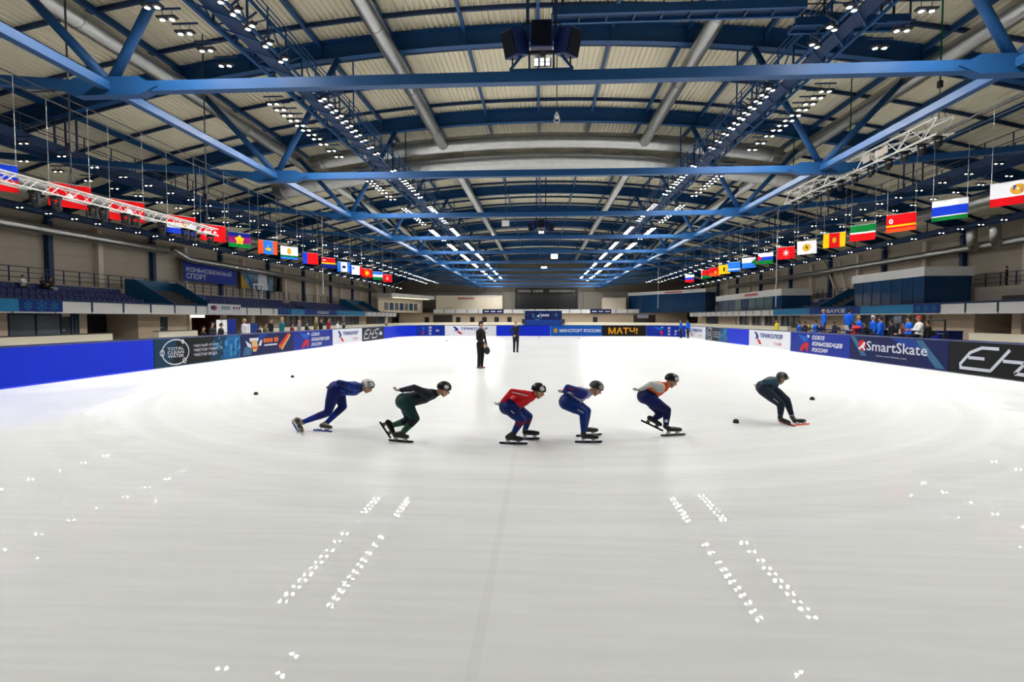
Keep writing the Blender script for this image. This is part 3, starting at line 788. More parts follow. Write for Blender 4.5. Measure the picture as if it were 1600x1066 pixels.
# ================================================================== stands along both sides
BX = 34.0; BZ0 = 2.28; BZ1 = 3.12
UW = 36.6                                            # wall under the balcony
def yside(x, s, X=BX): return px(x, 490, X=s * X).y
ROWS = [(35.2, 2.75), (36.3, 3.22), (37.4, 3.69), (38.5, 4.16)]
SEATM = None
def seat_mesh():
    q = MB(); q.box((0, 0, 0.02), (0.40, 0.42, 0.05)); q.box((0.20, 0, 0.22), (0.06, 0.42, 0.38), Matrix.Rotation(0.16, 3, 'Y'))
    q.box((-0.02, 0, -0.175), (0.10, 0.06, 0.34))
    return q.mesh('stand_seat', SEAT)
me_seat = seat_mesh()
POST_M = MB().box((0, 0, 0.0), (0.10, 0.16, 0.72)).mesh('fascia_post', BLUE_DARK)
seatspots = []
def stand(s, label, y0, y1, gaps, seat_ranges, runs):
    t = thing('spectator_stand', (s * BX, y0, 0), label, 'stand', 'spectator stands')
    q = MB(); q.span((s * BX, y0, BZ0), (s * HALF, y1, BZ0 + 0.2)); q.build('slab', CONC, t)
    me_f = MB().box((0, 0, 0), (0.14, 2.86, BZ1 - BZ0)).mesh('fascia_panel', WHITE)
    y = y0
    while y < y1 - 1:
        inst('fascia_panel', me_f, (s * 0.0, y - y0 + 1.5, (BZ0 + BZ1) / 2), t)
        inst('fascia_post', POST_M, (-s * 0.05, y - y0, (BZ0 + BZ1) / 2 + 0.08), t)
        y += 3.0
    q = MB(); q.span((s * BX - 0.11, y0, BZ1), (s * BX + 0.11, y1, BZ1 + 0.14)); q.build('top_rail', BLUE_DARK, t)
    prev = BZ0 + 0.2
    for ra, rb in runs:
        for (rx, rz) in ROWS:
            q = MB(); q.span((s * (rx - 0.25), ra, BZ0 + 0.1), (s * (rx + 0.9), rb, rz - 0.36)); q.build('step', STEPM, t)
    q = MB(); q.span((s * 39.42, y0, BZ0 + 0.1), (s * (HALF - 0.01), y1, 4.7)); q.build('back_walkway', CONC, t)
    # railing on the back walkway
    rl = MB()
    for z in (5.05, 5.45, 5.85): rl.tube((s * 39.5, y0, z), (s * 39.5, y1, z), 0.028, n=6)
    rail = rl.build('back_railing', BLUE_DARK, t)
    me_rp = MB().box((0, 0, 0.59), (0.07, 0.07, 1.18)).mesh('railing_post', BLUE_DARK)
    y = y0 + 0.6
    while y < min(y1, 110):
        inst('railing_post', me_rp, (s * 5.5, y - y0, 4.7), rail); y += 1.5 if y < 80 else 3
    for a, c in seat_ranges:
        for rx, rz in ROWS:
            y = a
            while y < c:
                seatspots.append((s * rx, y, rz, 0 if s > 0 else math.pi)); y += 0.52
    # stair parapets
    for a, c in gaps:
        for yy in (a, c):
            q = MB(); q.prism([(34.4, BZ0 + 0.2), (35.2, BZ0 + 0.2), (39.4, 4.1), (39.4, 5.6), (38.4, 5.6), (34.4, 3.2)], lambda u, v, w_: Vector((s * u, yy + w_, v)), -0.06, 0.06)
            q.build('stair_parapet', TEALP, t)
        q = MB(); q.span((s * 39.3, a, 4.7), (s * 39.4, c, 5.7)); q.build('stair_parapet', TEALP, t)
        for i in range(6):
            q = MB(); zz = BZ0 + 0.2 + 0.37 * (i + 1); q.span((s * (34.9 + 0.72 * i), a + 0.08, BZ0 + 0.2), (s * (35.6 + 0.72 * i), c - 0.08, zz)); q.build('stair_step', STEPM, t)
    return t
gl = [(yside(235, -1, 37), yside(300, -1, 37)), (101.0, 112.0)]
gr = [(62.5, 68.0)]
stand_l = stand(-1, 'spectator stand with white fascia and dark blue seats under the lettered banner', 26.0, 121.0, gl, [(26.0, gl[0][0] - 1.2), (gl[0][1] + 1, 77.0), (79.5, 100)], [(26.0, gl[0][0] - 0.1), (gl[0][1] + 0.1, 100.9)])
stand_r = stand(1, 'spectator stand with white fascia carrying the glazed booths', 26.0, 121.0, gr, [(58.8, 62), (68.5, 75.5)], [(26, 45.9), (58.7, 62.4), (68.1, 75.3)])
seatspots.sort(key=lambda p: (Vector(p[:3]) - CAM).length)
for p in seatspots[:300]:
    o = inst('stand_seat', me_seat, p[:3], rot=(0, 0, p[3]))
    rn = min(range(4), key=lambda i: abs(ROWS[i][0] - abs(p[0])))
    tag(o, 'dark blue plastic seat in the %s row of the stand, %s' % (('front', 'second', 'third', 'back')[rn], ('before the teal stair parapets' if p[1] < gl[0][0] else 'under the lettered wall banner') if p[0] < 0 else 'beside the glazed booths'), 'seat', 'stand seats')
q = MB(); src = MB(); src.box((0, 0, 0.02), (0.40, 0.42, 0.05)); src.box((0.20, 0, 0.22), (0.06, 0.42, 0.38)); src.box((-0.02, 0, -0.16), (0.1, 0.06, 0.32))
for p in seatspots[300:]:
    R = Matrix.Rotation(p[3], 3, 'Z'); o = Vector(p[:3]); n0 = len(q.v)
    q.v += [tuple(R @ Vector(v) + o) for v in src.v]; q.f += [tuple(i + n0 for i in f) for f in src.f]; q.m += src.m
tag(q.build('distant_stand_seats', SEAT, fix=False), 'rows of dark blue seats farther along both stands', 'seats', kind='stuff')

def bars(n, wd, h):
    """a row of n plain blocks standing for print too small to read"""
    vs = []; fs = []
    for i in range(n):
        a = wd * i / n; c = a + wd / n * 0.72; o = len(vs)
        vs += [(a, 0), (c, 0), (c, h), (a, h)]; fs.append((o, o + 1, o + 2, o + 3))
    return vs, fs
# ---- end balcony
EY = 138.0
t = thing('end_balcony', (0, EY, 0), 'end balcony with white fascia under the black scoreboard', 'stand')
q = MB(); q.span((-38, EY, 3.1), (38, YFAR, 3.3)); q.build('slab', CONC, t)
me_f = MB().box((0, 0, 0), (2.86, 0.14, 1.0)).mesh('fascia_panel', WHITE); me_fp = MB().box((0, 0, 0), (0.16, 0.1, 0.9)).mesh('fascia_post', BLUE_DARK)
for i in range(3, 21):
    inst('fascia_panel', me_f, (-36 + 3 * i, 0, 3.7), t); inst('fascia_post', me_fp, (-37.5 + 3 * i, -0.05, 3.75), t)
q = MB(); q.span((-38, EY + 1.0, 0), (38, EY + 1.3, 3.1)); wu = q.build('under_wall', PLASTER, t)
for xx in (716, 738, 757, 776, 796, 667, 930):
    p = px(xx, 500, Y=EY + 0.96); e = MB(); e.span((p.x - 0.6, EY + 0.94, 0.4), (p.x + 0.6, EY + 1.0, 2.2)); e.build('doorway', BLACK, t)
for x0, x1 in ((677, 707), (990, 1024)):
    a = px(x0, 500, Y=EY + 0.9).x; c = px(x1, 500, Y=EY + 0.9).x
    e = MB(); e.span((a, EY + 0.92, 0.2), (c, EY + 1.0, 2.75)); e.build('gateway', mat('dark_brown_gate', (0.05, 0.035, 0.03), 0.6), t)
e = MB(); a = px(996, 500, Y=EY + 0.9).x; c = px(1013, 500, Y=EY + 0.9).x; e.span((a, EY + 0.85, 1.9), (c, EY + 0.92, 2.95)); e.build('roller_sign', P_SILVER, t)
# banners on the end balcony
for x0, x1 in ((754, 787), (1242 - 0, 1242)):
    if x0 == x1: x0, x1 = 922, 955
    a = px(x0, 486, Y=EY).x; c = px(x1, 486, Y=EY).x
    e = MB(); e.span((a, EY - 0.14, 3.15), (c, EY - 0.10, 4.25))
    o = tag(e.build('balcony_banner', P_NAVY, loc=((a + c) / 2, EY - 0.12, 3.15)), 'small navy banner with pale print on the end balcony, %s' % ('scoreboard\'s cream room side' if x0 == 754 else 'scoreboard\'s glazed hall side'), 'banner', 'end balcony banners')
    for i in range(3):
        e = MB(); e.span((a + 0.5 + i * 1.7, EY - 0.16, 3.5), (a + 1.7 + i * 1.7, EY - 0.145, 3.8)); e.build('print_bar', P_SILVER, o)

# ---- scoreboard
SBY = YFAR - 0.7
a = px(805, 470, Y=SBY).x; c = px(903, 470, Y=SBY).x; z0 = px(850, 484, Y=SBY).z - 0.6; z1 = px(850, 450, Y=SBY).z
t = thing('scoreboard', ((a + c) / 2, SBY, z0), 'large unlit black scoreboard hanging on the far wall', 'scoreboard')
q = MB(); q.span((a, SBY, z0), (c, SBY + 0.5, z1)); q.build('cabinet', BLACK, t)
q = MB(); q.span((a + 0.3, SBY - 0.03, z0 + 0.3), (c - 0.3, SBY, z1 - 1.5)); q.build('screen', mat('unlit_screen', (0.004, 0.004, 0.005), 0.25, var=0), t)
LET = mat('dull_white_letters', (0.42, 0.40, 0.36), 0.6)
for st, u, wd in ((7, a + 0.8, 3.7), (6, a + 5.0, 3.0), (13, c - 8.0, 7.3)):
    vs, fs = bars(st, wd, 0.7); e = MB(); e.add([(u + p[0], SBY - 0.02, z1 - 1.25 + p[1]) for p in vs], fs); e.build('lettering', LET, t, fix=False)

# ---- stage backdrop
a = px(820, 496, Y=126).x; c = px(878, 496, Y=126).x; z1 = px(850, 485.5, Y=126).z
t = thing('stage_backdrop', ((a + c) / 2, 126, 0), 'dark blue printed stage backdrop standing below the scoreboard', 'backdrop')
q = MB(); q.span((a, 126, 0), (c, 126.3, z1)); q.build('panel', P_NAVY, t)
q = MB(); q.span((a + 0.1, 125.98, 0.1), (c - 0.1, 126, 1.5)); q.build('print_field', P_DBLUE, t)
q = MB()
for i in range(14):
    u = a + 0.6 + (c - a - 1.2) * rnd.random(); v = 1.0 + 2.2 * rnd.random(); r = 0.15 + 0.2 * rnd.random()
    q.prism(oval(u, v, r, r * 0.7, 8), lambda uu, vv, w_: Vector((uu, w_, vv)), 125.975, 125.99)
q.build('print_pattern', P_GREY, t)
vs, fs = bars(5, 2.0, 0.45); e = MB(); e.add([(a + 3.9 + p[0], 125.96, z1 - 1.35 + p[1]) for p in vs], fs); e.build('lettering', P_SILVER, t, fix=False)
e = MB(); e.prism([(a + 2.9, z1 - 1.5), (a + 3.3, z1 - 1.0), (a + 3.6, z1 - 0.8), (a + 3.5, z1 - 1.5)], lambda u, v, w_: Vector((u, w_, v)), 125.95, 125.975); e.build('emblem', P_SILVER, t)
for sx, lb in ((a - 0.35, 'cream room side'), (c + 0.35, 'ministry lettering side')):
    e = MB(); e.box((sx, 125.8, 1.15), (0.6, 0.5, 1.1)); e.box((sx, 125.8, 0.3), (0.08, 0.08, 0.6)); e.box((sx, 125.8, 0.03), (0.7, 0.6, 0.06)); e.lathe([(0.2, 0), (0.18, 0.05)], (sx, 125.52, 1.2), 12, R=Matrix.Rotation(math.pi / 2, 3, 'X'))
    tag(e.build('stage_speaker', BLACK, loc=(sx, 125.8, 0)), 'black speaker on a stand beside the stage backdrop, ' + lb, 'speaker', 'stage speakers')

# ---- walls under the side balconies: (pixel x0, x1, what)
WINM = mat('dull_glass', (0.10, 0.115, 0.135), 0.12, var=0.25, scale=0.6)
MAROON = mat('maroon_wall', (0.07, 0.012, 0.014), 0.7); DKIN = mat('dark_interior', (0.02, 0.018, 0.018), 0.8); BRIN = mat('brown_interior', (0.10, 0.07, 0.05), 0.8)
def under(s, segs, wname):
    X = s * UW
    cnt = 0
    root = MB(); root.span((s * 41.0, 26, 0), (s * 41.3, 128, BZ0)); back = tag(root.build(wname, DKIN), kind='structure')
    for x0, x1, kd in segs:
        ya, yb = sorted((px(x0, 500, X=X).y, px(x1, 500, X=X).y)); yb = min(yb, 127.9)
        if kd == 'w':
            q = MB(); q.span((X, ya, 0), (X + s * 0.25, yb, BZ0)); q.build('wall_section', PLASTER, back)
        elif kd == 'p':
            q = MB(); q.span((X - s * 0.3, ya, 0), (X + s * 0.25, yb, BZ0)); q.build('pillar', mat('cream_pillar', (0.66, 0.58, 0.45), 0.7), back)
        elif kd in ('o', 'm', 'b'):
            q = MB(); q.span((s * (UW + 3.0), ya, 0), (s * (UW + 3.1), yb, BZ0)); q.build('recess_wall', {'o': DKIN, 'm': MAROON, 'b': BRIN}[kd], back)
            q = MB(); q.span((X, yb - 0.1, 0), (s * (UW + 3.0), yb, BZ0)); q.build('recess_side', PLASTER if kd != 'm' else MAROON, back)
        elif kd == 'g':
            cnt += 1
            w_ = bpy.data.objects.new('window_%d' % (cnt + (0 if s < 0 else 20)), None); COL.objects.link(w_); w_.location = (X, ya, 0.55); w_['kind'] = 'structure'
            q = MB(); q.span((X, ya, 0), (X + s * 0.2, yb, 0.55)); q.build('window_wall', PLASTER, back)
            n = max(2, int(round((yb - ya) / 1.9))); dy = (yb - ya) / n
            for z in (0.55, BZ0 - 0.12):
                q = MB(); q.span((X - s * 0.05, ya, z), (X + s * 0.12, yb, z + 0.12)); q.build('window_frame', BLUE_DARK, w_)
            for i in range(n + 1):
                q = MB(); q.span((X - s * 0.05, ya + i * dy - 0.05, 0.55), (X + s * 0.12, ya + i * dy + 0.05, BZ0)); q.build('mullion', BLUE_DARK, w_)
            for i in range(n):
                q = MB(); q.span((X + s * 0.02, ya + i * dy + 0.05, 0.67), (X + s * 0.05, ya + (i + 1) * dy - 0.05, BZ0 - 0.12)); q.build('pane', WINM, w_)
        elif kd == 'd':
            cnt += 1
            q = MB(); q.span((X, ya, 0), (X + s * 0.1, yb, 2.05))
            d = tag(q.build('door_%d' % (cnt + (0 if s < 0 else 20)), DARKGREY, loc=(X, ya, 0)), kind='structure')
            q = MB(); q.span((X - s * 0.06, ya + 0.1, 1.0), (X, ya + 0.25, 1.06)); q.build('door_handle', ALU, d)
            q = MB(); q.span((X, ya, 2.05), (X + s * 0.25, yb, BZ0)); q.build('lintel', PLASTER, back)
under(-1, [(-40, 13, 'w'), (13, 95, 'g'), (95, 111, 'd'), (111, 122, 'g'), (122, 136, 'w'), (136, 217, 'o'), (217, 250, 'w'), (250, 262, 'd'), (262, 292, 'w'), (292, 295, 'p'),
           (295, 344, 'm'), (344, 350, 'p'), (350, 389, 'o'), (389, 395, 'p'), (395, 420, 'b'), (420, 445, 'w'), (445, 464, 'g'), (464, 467, 'p'), (467, 490, 'g'), (490, 494, 'p'),
           (494, 533, 'g'), (533, 536, 'p'), (536, 560, 'g'), (560, 572, 'w'), (572, 586, 'o'), (586, 600, 'g'), (600, 604, 'p'), (604, 612, 'g')], 'wall_under_left')
under(1, [(1700, 1594, 'o'), (1594, 1581, 'w'), (1581, 1521, 'b'), (1521, 1456, 'w'), (1456, 1452, 'p'), (1452, 1425, 'o'), (1425, 1421, 'p'), (1421, 1385, 'g'), (1385, 1381, 'p'),
          (1381, 1345, 'g'), (1345, 1341, 'p'), (1341, 1290, 'w'), (1290, 1250, 'w'), (1250, 1222, 'g'), (1222, 1219, 'p'), (1219, 1197, 'g'), (1197, 1193, 'p'), (1193, 1177, 'g'),
          (1177, 1173, 'p'), (1173, 1157, 'g'), (1157, 1154, 'p'), (1154, 1149, 'o'), (1149, 1122, 'w'), (1122, 1104, 'g'), (1104, 1090, 'w')], 'wall_under_right')
q = MB(); p = px(300, 495, X=-36.0); p2 = px(320, 495, X=-36.0); q.span((-36.1, p.y, 2.0), (-36.0, p2.y, 2.26))
tag(q.build('light_box', mat('lit_white_panel', (0.9, 0.9, 0.9), 0.5, emit=(1, 0.98, 0.95), es=2.2, var=0), loc=(-36, p.y, 2.0)), 'lit white ceiling panel over the maroon recess', 'light')

# ---- banners on the side fascias
def fascia_banner(s, x0, x1, m, label, deco=None, z0=BZ0 + 0.10, z1=BZ1 + 0.06):
    X = s * (BX - 0.16); ya = px(x0, 485, X=X).y; yb = px(x1, 485, X=X).y       # left end, right end as read
    sg = 1 if yb > ya else -1; L = abs(yb - ya)
    fn = lambda u, v, o=0.0: Vector((X - s * o, ya + sg * u, z0 + v))
    q = MB(); q.prism([(0, 0), (L, 0), (L, z1 - z0), (0, z1 - z0)], lambda u, v, w_: fn(u, v, w_), -0.02, 0.01)
    o = tag(q.build('fascia_banner', m, loc=fn(L / 2, 0)), label, 'banner', 'banners on the stand fascias')
    def put(nm, mm, vs, fs, u, v, lay=1):
        e = MB(); e.add([fn(u + a, v + c, 0.01 + 0.006 * lay) for a, c in vs], fs); e.build(nm, mm, o, fix=False)
    if deco: deco(put, L, z1 - z0)
def snow(put, L, H):
    for k, sc in ((0.2, 0.8), (0.5, 1.1), (0.8, 0.8)):
        ls = []
        for i in range(6):
            a = math.pi / 3 * i + 0.52; ca, sa = math.cos(a), math.sin(a); r = 0.34 * sc
            ls.append([(0, 0), (ca * r, sa * r)])
            for t_ in (0.55, 0.8):
                for d in (0.7, -0.7): ls.append([(ca * r * t_, sa * r * t_), (ca * r * t_ + math.cos(a + d) * 0.1, sa * r * t_ + math.sin(a + d) * 0.1)])
        vs, fs = ribbon(ls, 0.045); put('snowflake', P_CYAN, vs, fs, L * k, H * 0.5)
def waves(put, L, H):
    n = int(L / 0.8)
    for i in range(n):
        u = i * 0.8; put('stripe', P_LBLUE, [(u, 0.05), (u + 0.12, 0.05), (u + 0.75, H - 0.05), (u + 0.6, H - 0.05)], [(0, 1, 2, 3)], 0, 0)
def word(st, u, wd, sz=0.42):
    def f(put, L, H):
        vs, fs = text_flat(st, sz, bold=0.03, width=wd * L); put('lettering', P_WHITE, vs, fs, u * L, H * 0.5 - sz / 2)
    return f
def logos(put, L, H):
    put('round_logo', P_PINK, oval(0.16 * L, 0.6 * H, 0.55, 0.26, 14), [tuple(range(14))], 0, 0); put('round_logo', P_DBLUE, oval(0.13 * L, 0.66 * H, 0.35, 0.14, 12), [tuple(range(12))], 0, 0, 2)
    for v in (0.48, 0.68): put('print_bar', P_GREEN if v > 0.6 else P_GREY, [(0.38 * L, v * H), (0.66 * L, v * H), (0.66 * L, (v + 0.1) * H), (0.38 * L, (v + 0.1) * H)], [(0, 1, 2, 3)], 0, 0)
    for i in range(3): put('print_mark', P_BLACK if i != 1 else P_RED, [(0.75 * L + i * 0.5, 0.5 * H), (0.75 * L + i * 0.5 + 0.25, 0.5 * H), (0.75 * L + i * 0.5 + 0.25, 0.78 * H), (0.75 * L + i * 0.5, 0.78 * H)], [(0, 1, 2, 3)], 0, 0)
fascia_banner(-1, -40, 29.5, P_CYAN, 'light cyan striped banner next to the snowflake banner over the windows', waves)
fascia_banner(-1, 29.5, 98, P_DBLUE, 'blue banner with three snowflakes above the row of windows', snow)
fascia_banner(-1, 325, 376, P_WHITE, 'white banner with logos below the lettered banner', logos, z1=BZ1 + 0.3)
fascia_banner(-1, 435, 455, P_DBLUE, 'short blue snowflake banner beside a short cyan banner', snow)
fascia_banner(-1, 455, 476, P_CYAN, 'short cyan striped banner beside the blue city-name banner', waves)
fascia_banner(-1, 476, 526, P_DBLUE, 'blue banner with white city name', word('ЧЕЛЯБИНСК', 0.35, 0.38))
fascia_banner(-1, 526, 571, P_CYAN, 'long cyan banner past the city-name banner', waves)
fascia_banner(1, 1208, 1265, P_CYAN, 'cyan striped banner past the far glazed booth', waves)
fascia_banner(1, 1265, 1344, P_DBLUE, 'blue banner with white letters behind the officials', word('БАУСЕ', 0.38, 0.36))
fascia_banner(1, 1344, 1427, P_CYAN, 'cyan diagonal striped banner below the glazed blue booth', waves)
fascia_banner(1, 1427, 1468, P_DBLUE, 'blue snowflake banner at the corner of the glazed blue booth', snow)

# ---- big wall banners on the left
def wall_banner(x0, x1, ytl, ybl, m, label, X=-41.0):
    a = px(x0, ytl, X=X); c = px(x0, ybl, X=X); y1 = px(x1, ytl, X=X).y
    q = MB(); q.span((X - 0.03, a.y, c.z), (X, y1, a.z)); o = tag(q.build('wall_banner', m, loc=(X, a.y, c.z)), label, 'banner', 'wall banners')
    return o, a.y, y1, c.z, a.z
o, ya, yb, z0, z1 = wall_banner(286, 369, 405, 438, P_ROYAL, 'dark blue wall banner with white lettering above the stand')
for st, v, wd in (('КОНЬКОБЕЖНЫЙ', 0.46, 0.84), ('СПОРТ', 0.12, 0.34)):
    vs, fs = text_flat(st, (z1 - z0) * 0.26, bold=0.012, width=(yb - ya) * wd); e = MB(); e.add([(-40.985, ya + 0.5 + a, z0 + (z1 - z0) * v + c) for a, c in vs], fs); e.build('lettering', P_SILVER, o, fix=False)
o, ya, yb, z0, z1 = wall_banner(376, 440, 420, 450, mat('photo_print', srgb(70, 95, 120), 0.5, var=0.5, scale=0.8, hard=True), 'torn colourful sports picture banner beside the lettered banner')
H = z1 - z0; W = yb - ya
for pts, m in (([(0, 0), (0.2, 0), (0.12, 0.3), (0, 0.75)], P_GOLD), ([(0.1, 0.9), (0.3, 0.2), (0.38, 0), (0.2, 0.1)], P_WATER), ([(0.35, 0), (0.62, 0), (0.58, 0.9), (0.4, 0.95)], P_SILVER),
               ([(0.46, 0.5), (0.52, 1), (0.55, 0.5)], P_BLACK), ([(0.78, 0), (1, 0), (1, 1), (0.76, 1)], P_BLACK), ([(0.84, 0.05), (0.92, 0.05), (0.94, 0.75), (0.87, 0.85)], P_GOLD)):
    e = MB(); e.prism([(ya + u * W, z0 + v * H) for u, v in pts], lambda u, v, w_: Vector((w_, u, v)), -40.99, -40.975 + 0.004 * len(pts)); e.build('picture_patch', m, o)
t = thing('podium_frame', (-40.0, px(404, 470, X=-40).y, 4.7), 'white slanted prop legs below the torn picture banner', 'stand frame')
for dy in (-1.2, 1.2):
    q = MB(); y = t.location.y; q.bar((-40, y + dy * 0.5, 4.7), (-40, y + dy, 6.6), 0.18, 0.22); q.build('prop_leg', WHITE, t)
q = MB(); q.bar((-40, t.location.y - 1.4, 6.65), (-40, t.location.y + 1.4, 6.65), 0.2, 0.16); q.build('cross_bar', WHITE, t)

# ---- outer cream boards of the oval
def cream(s, x0, x1, label, X=29.0, h=0.95):
    ya = px(x0, 520, X=s * X).y; yb = px(x1, 520, X=s * X).y; ya, yb = sorted((ya, yb))
    yb = min(yb, 97.9); q = MB(); q.span((s * X, ya, 0), (s * (X + 0.45), yb, h - 0.06))
    o = tag(q.build('track_padding', CREAM, loc=(s * X, ya, 0)), label, 'padding', 'cream oval padding')
    q = MB(); q.span((s * X - 0.02, ya, h - 0.06), (s * (X + 0.47), yb, h)); q.build('top_strip', DARKGREY if s < 0 else CREAM, o)
cream(-1, -60, 176, 'long cream padded barrier behind the plain blue boards')
cream(-1, 248, 309, 'short cream padded barrier behind the teal water-drop board')
cream(-1, 400, 602, 'cream padded barrier behind the spectators at the navy boards')
cream(1, 1660, 1514, 'cream padded barrier behind the huge silver letters')
cream(1, 1450, 1385, 'cream padded barrier behind the seated officials', h=1.05)
cream(1, 1230, 1090, 'cream padded barrier beyond the white emblem board')
q = MB(); n = 28; vs = []
for i in range(n + 1):
    a = math.pi * i / n; ca, sa = math.cos(a), math.sin(a)
    for r, z in ((29, 0), (29, 0.95), (29.5, 0.95), (29.5, 0)): vs.append((-r * ca, 98 + r * sa, z))
q.add(vs, [(4 * i + j, 4 * i + (j + 1) % 4, 4 * i + 4 + (j + 1) % 4, 4 * i + 4 + j) for i in range(n) for j in range(4)])
tag(q.build('track_padding', CREAM, loc=(0, 127, 0)), 'curved cream barrier round the far end of the oval', 'padding', 'cream oval padding')

# ---- glazed booths on the right stand, cream rooms at the far left
GLASSB = mat('blue_tinted_glass', (0.010, 0.045, 0.12), 0.08, var=0.3, scale=0.5); GLASSG = mat('grey_green_glass', (0.10, 0.15, 0.16), 0.1, var=0.3, scale=0.5)
FASC = mat('pale_fascia', (0.66, 0.66, 0.65), 0.5)
def booth(A, Bp, depth, z0, z1, label, fz=0.85, glass=GLASSB, n=8, side=True, red=False, mix=None):
    A = Vector((A[0], A[1], 0)); Bp = Vector((Bp[0], Bp[1], 0)); d = (Bp - A).normalized(); nrm = Vector((d.y, -d.x, 0))
    if nrm.dot(-A) < 0: nrm = -nrm
    L = (Bp - A).length; fn = lambda u, v, w_: A + d * u - nrm * w_ + Vector((0, 0, v))
    t = thing('glazed_booth', (A.x, A.y, z0), label, 'booth', 'booths on the stands')
    def bx(nm, m, u0, u1, v0, v1, w0, w1):
        q = MB(); q.prism([(u0, v0), (u1, v0), (u1, v1), (u0, v1)], fn, w0, w1); return q.build(nm, m, t)
    bx('fascia', FASC, -0.2, L + 0.2, z1 - fz, z1, -0.2, depth)
    bx('sill', BLUE_DARK, 0, L, z0, z0 + 0.15, 0, 0.2); bx('back_wall', WALL, 0, L, z0, z1 - fz, depth - 0.1, depth)
    for i in range(n + 1): bx('mullion', BLUE_DARK, max(0, i * L / n - 0.04), min(L, i * L / n + 0.04), z0, z1 - fz, -0.03, 0.09)
    for i in range(n): bx('pane', (mix[i % len(mix)] if mix else glass), i * L / n + 0.04, (i + 1) * L / n - 0.04, z0 + 0.15, z1 - fz, 0.02, 0.06)
    for u in (0, L): 
        q = MB(); q.prism([(0.1, z0), (depth - 0.1, z0), (depth - 0.1, z1 - fz), (0.1, z1 - fz)], lambda a, v, w_: fn(u + w_, v, a), -0.03, 0.03); q.build('side_wall', glass, t)
    if red:
        vs, fs = bars(8, min(5.5, L * 0.3), 0.4); e = MB(); e.add([fn(L * 0.52 + a, z1 - 0.65 + c, -0.22) for a, c in vs], fs); e.build('lettering', P_RED, t, fix=False)
    return t
yb1 = px(1335, 450, X=35).y; yb0 = px(1445, 440, X=35).y
booth((35, yb1), (35, yb0), 4.2, 2.5, px(1445, 417, X=35).z, 'glazed blue booth with pale fascia above the diagonal striped banner', n=7)
yb1 = px(1121, 460, X=35).y; yb0 = px(1222, 455, X=35).y
booth((35, yb1), (35, yb0), 4.2, 2.5, px(1222, 451, X=35).z, 'glazed booth with pale fascia and red sign past the blue booth', fz=1.0, n=9, red=True, mix=[GLASSB, GLASSB, GLASSB, GLASSG, GLASSB, GLASSG, GLASSG, GLASSG, GLASSB])
booth((24, 145), (38, 124), 3.5, 3.31, 8.75, 'wide dark glazed hall with pale roof edge at the end balcony', fz=0.8, n=10, red=True)
def room(A, Bp, z0, z1, depth, label, openi=False):
    A = Vector((A[0], A[1], 0)); Bp = Vector((Bp[0], Bp[1], 0)); d = (Bp - A).normalized(); nrm = Vector((d.y, -d.x, 0))
    if nrm.dot(-A) < 0: nrm = -nrm
    L = (Bp - A).length; fn = lambda u, v, w_: A + d * u - nrm * w_ + Vector((0, 0, v))
    t = thing('balcony_room', (A.x, A.y, z0), label, 'room', 'cream rooms on the end balcony')
    def bx(nm, m, u0, u1, v0, v1, w0, w1):
        q = MB(); q.prism([(u0, v0), (u1, v0), (u1, v1), (u0, v1)], fn, w0, w1); return q.build(nm, m, t)
    CW = mat('cream_render', (0.70, 0.63, 0.50), 0.7)
    if not openi: bx('front_wall', CW, 0, L, z0, z1, 0, depth)
    else:
        bx('back_wall', CW, 0, L, z0, z1, depth - 0.2, depth); bx('roof_edge', FASC, 0, L, z1 - 0.7, z1, 0, depth)
        for i in range(7): bx('window_pane', GLASSB if i % 2 else WINM, L * (0.12 + 0.11 * i), L * (0.2 + 0.11 * i), z0 + 0.6, z0 + 2.4, depth - 0.3, depth - 0.22)
        bx('lit_ceiling_strip', mat('warm_lit_strip', (0.9, 0.85, 0.7), 0.5, emit=(1, 0.82, 0.5), es=2.5, var=0), L * 0.1, L * 0.9, z1 - 0.78, z1 - 0.72, 0.5, 1.2)
    bx('coping', FASC, 0, L, z1, z1 + 0.2, -0.15, depth)
    return t, fn, L
t, fn, L = room((px(681, 470, Y=141).x, 141), (px(785, 470, Y=141).x, 141), 3.3, px(730, 463, Y=141).z, 4, 'cream rendered room with red sign beside the black scoreboard')
vs, fs = bars(9, 4.6, 0.5); e = MB(); e.add([fn(L * 0.33 + a, px(730, 463, Y=141).z - 0.85 + c, -0.03) for a, c in vs], fs); e.build('lettering', P_PINK, t, fix=False)
room((px(612, 470, Y=122).x, 122), (px(679, 470, Y=140.4).x, 140.4), 3.31, 7.6, 4, 'cream open room with warm lit ceiling at the end of the stand', openi=True)
room((px(943, 470, Y=143).x, 143), (px(978, 470, Y=143).x, 143), 3.3, 7.2, 4, 'small cream room between the scoreboard and the wide glazed hall')
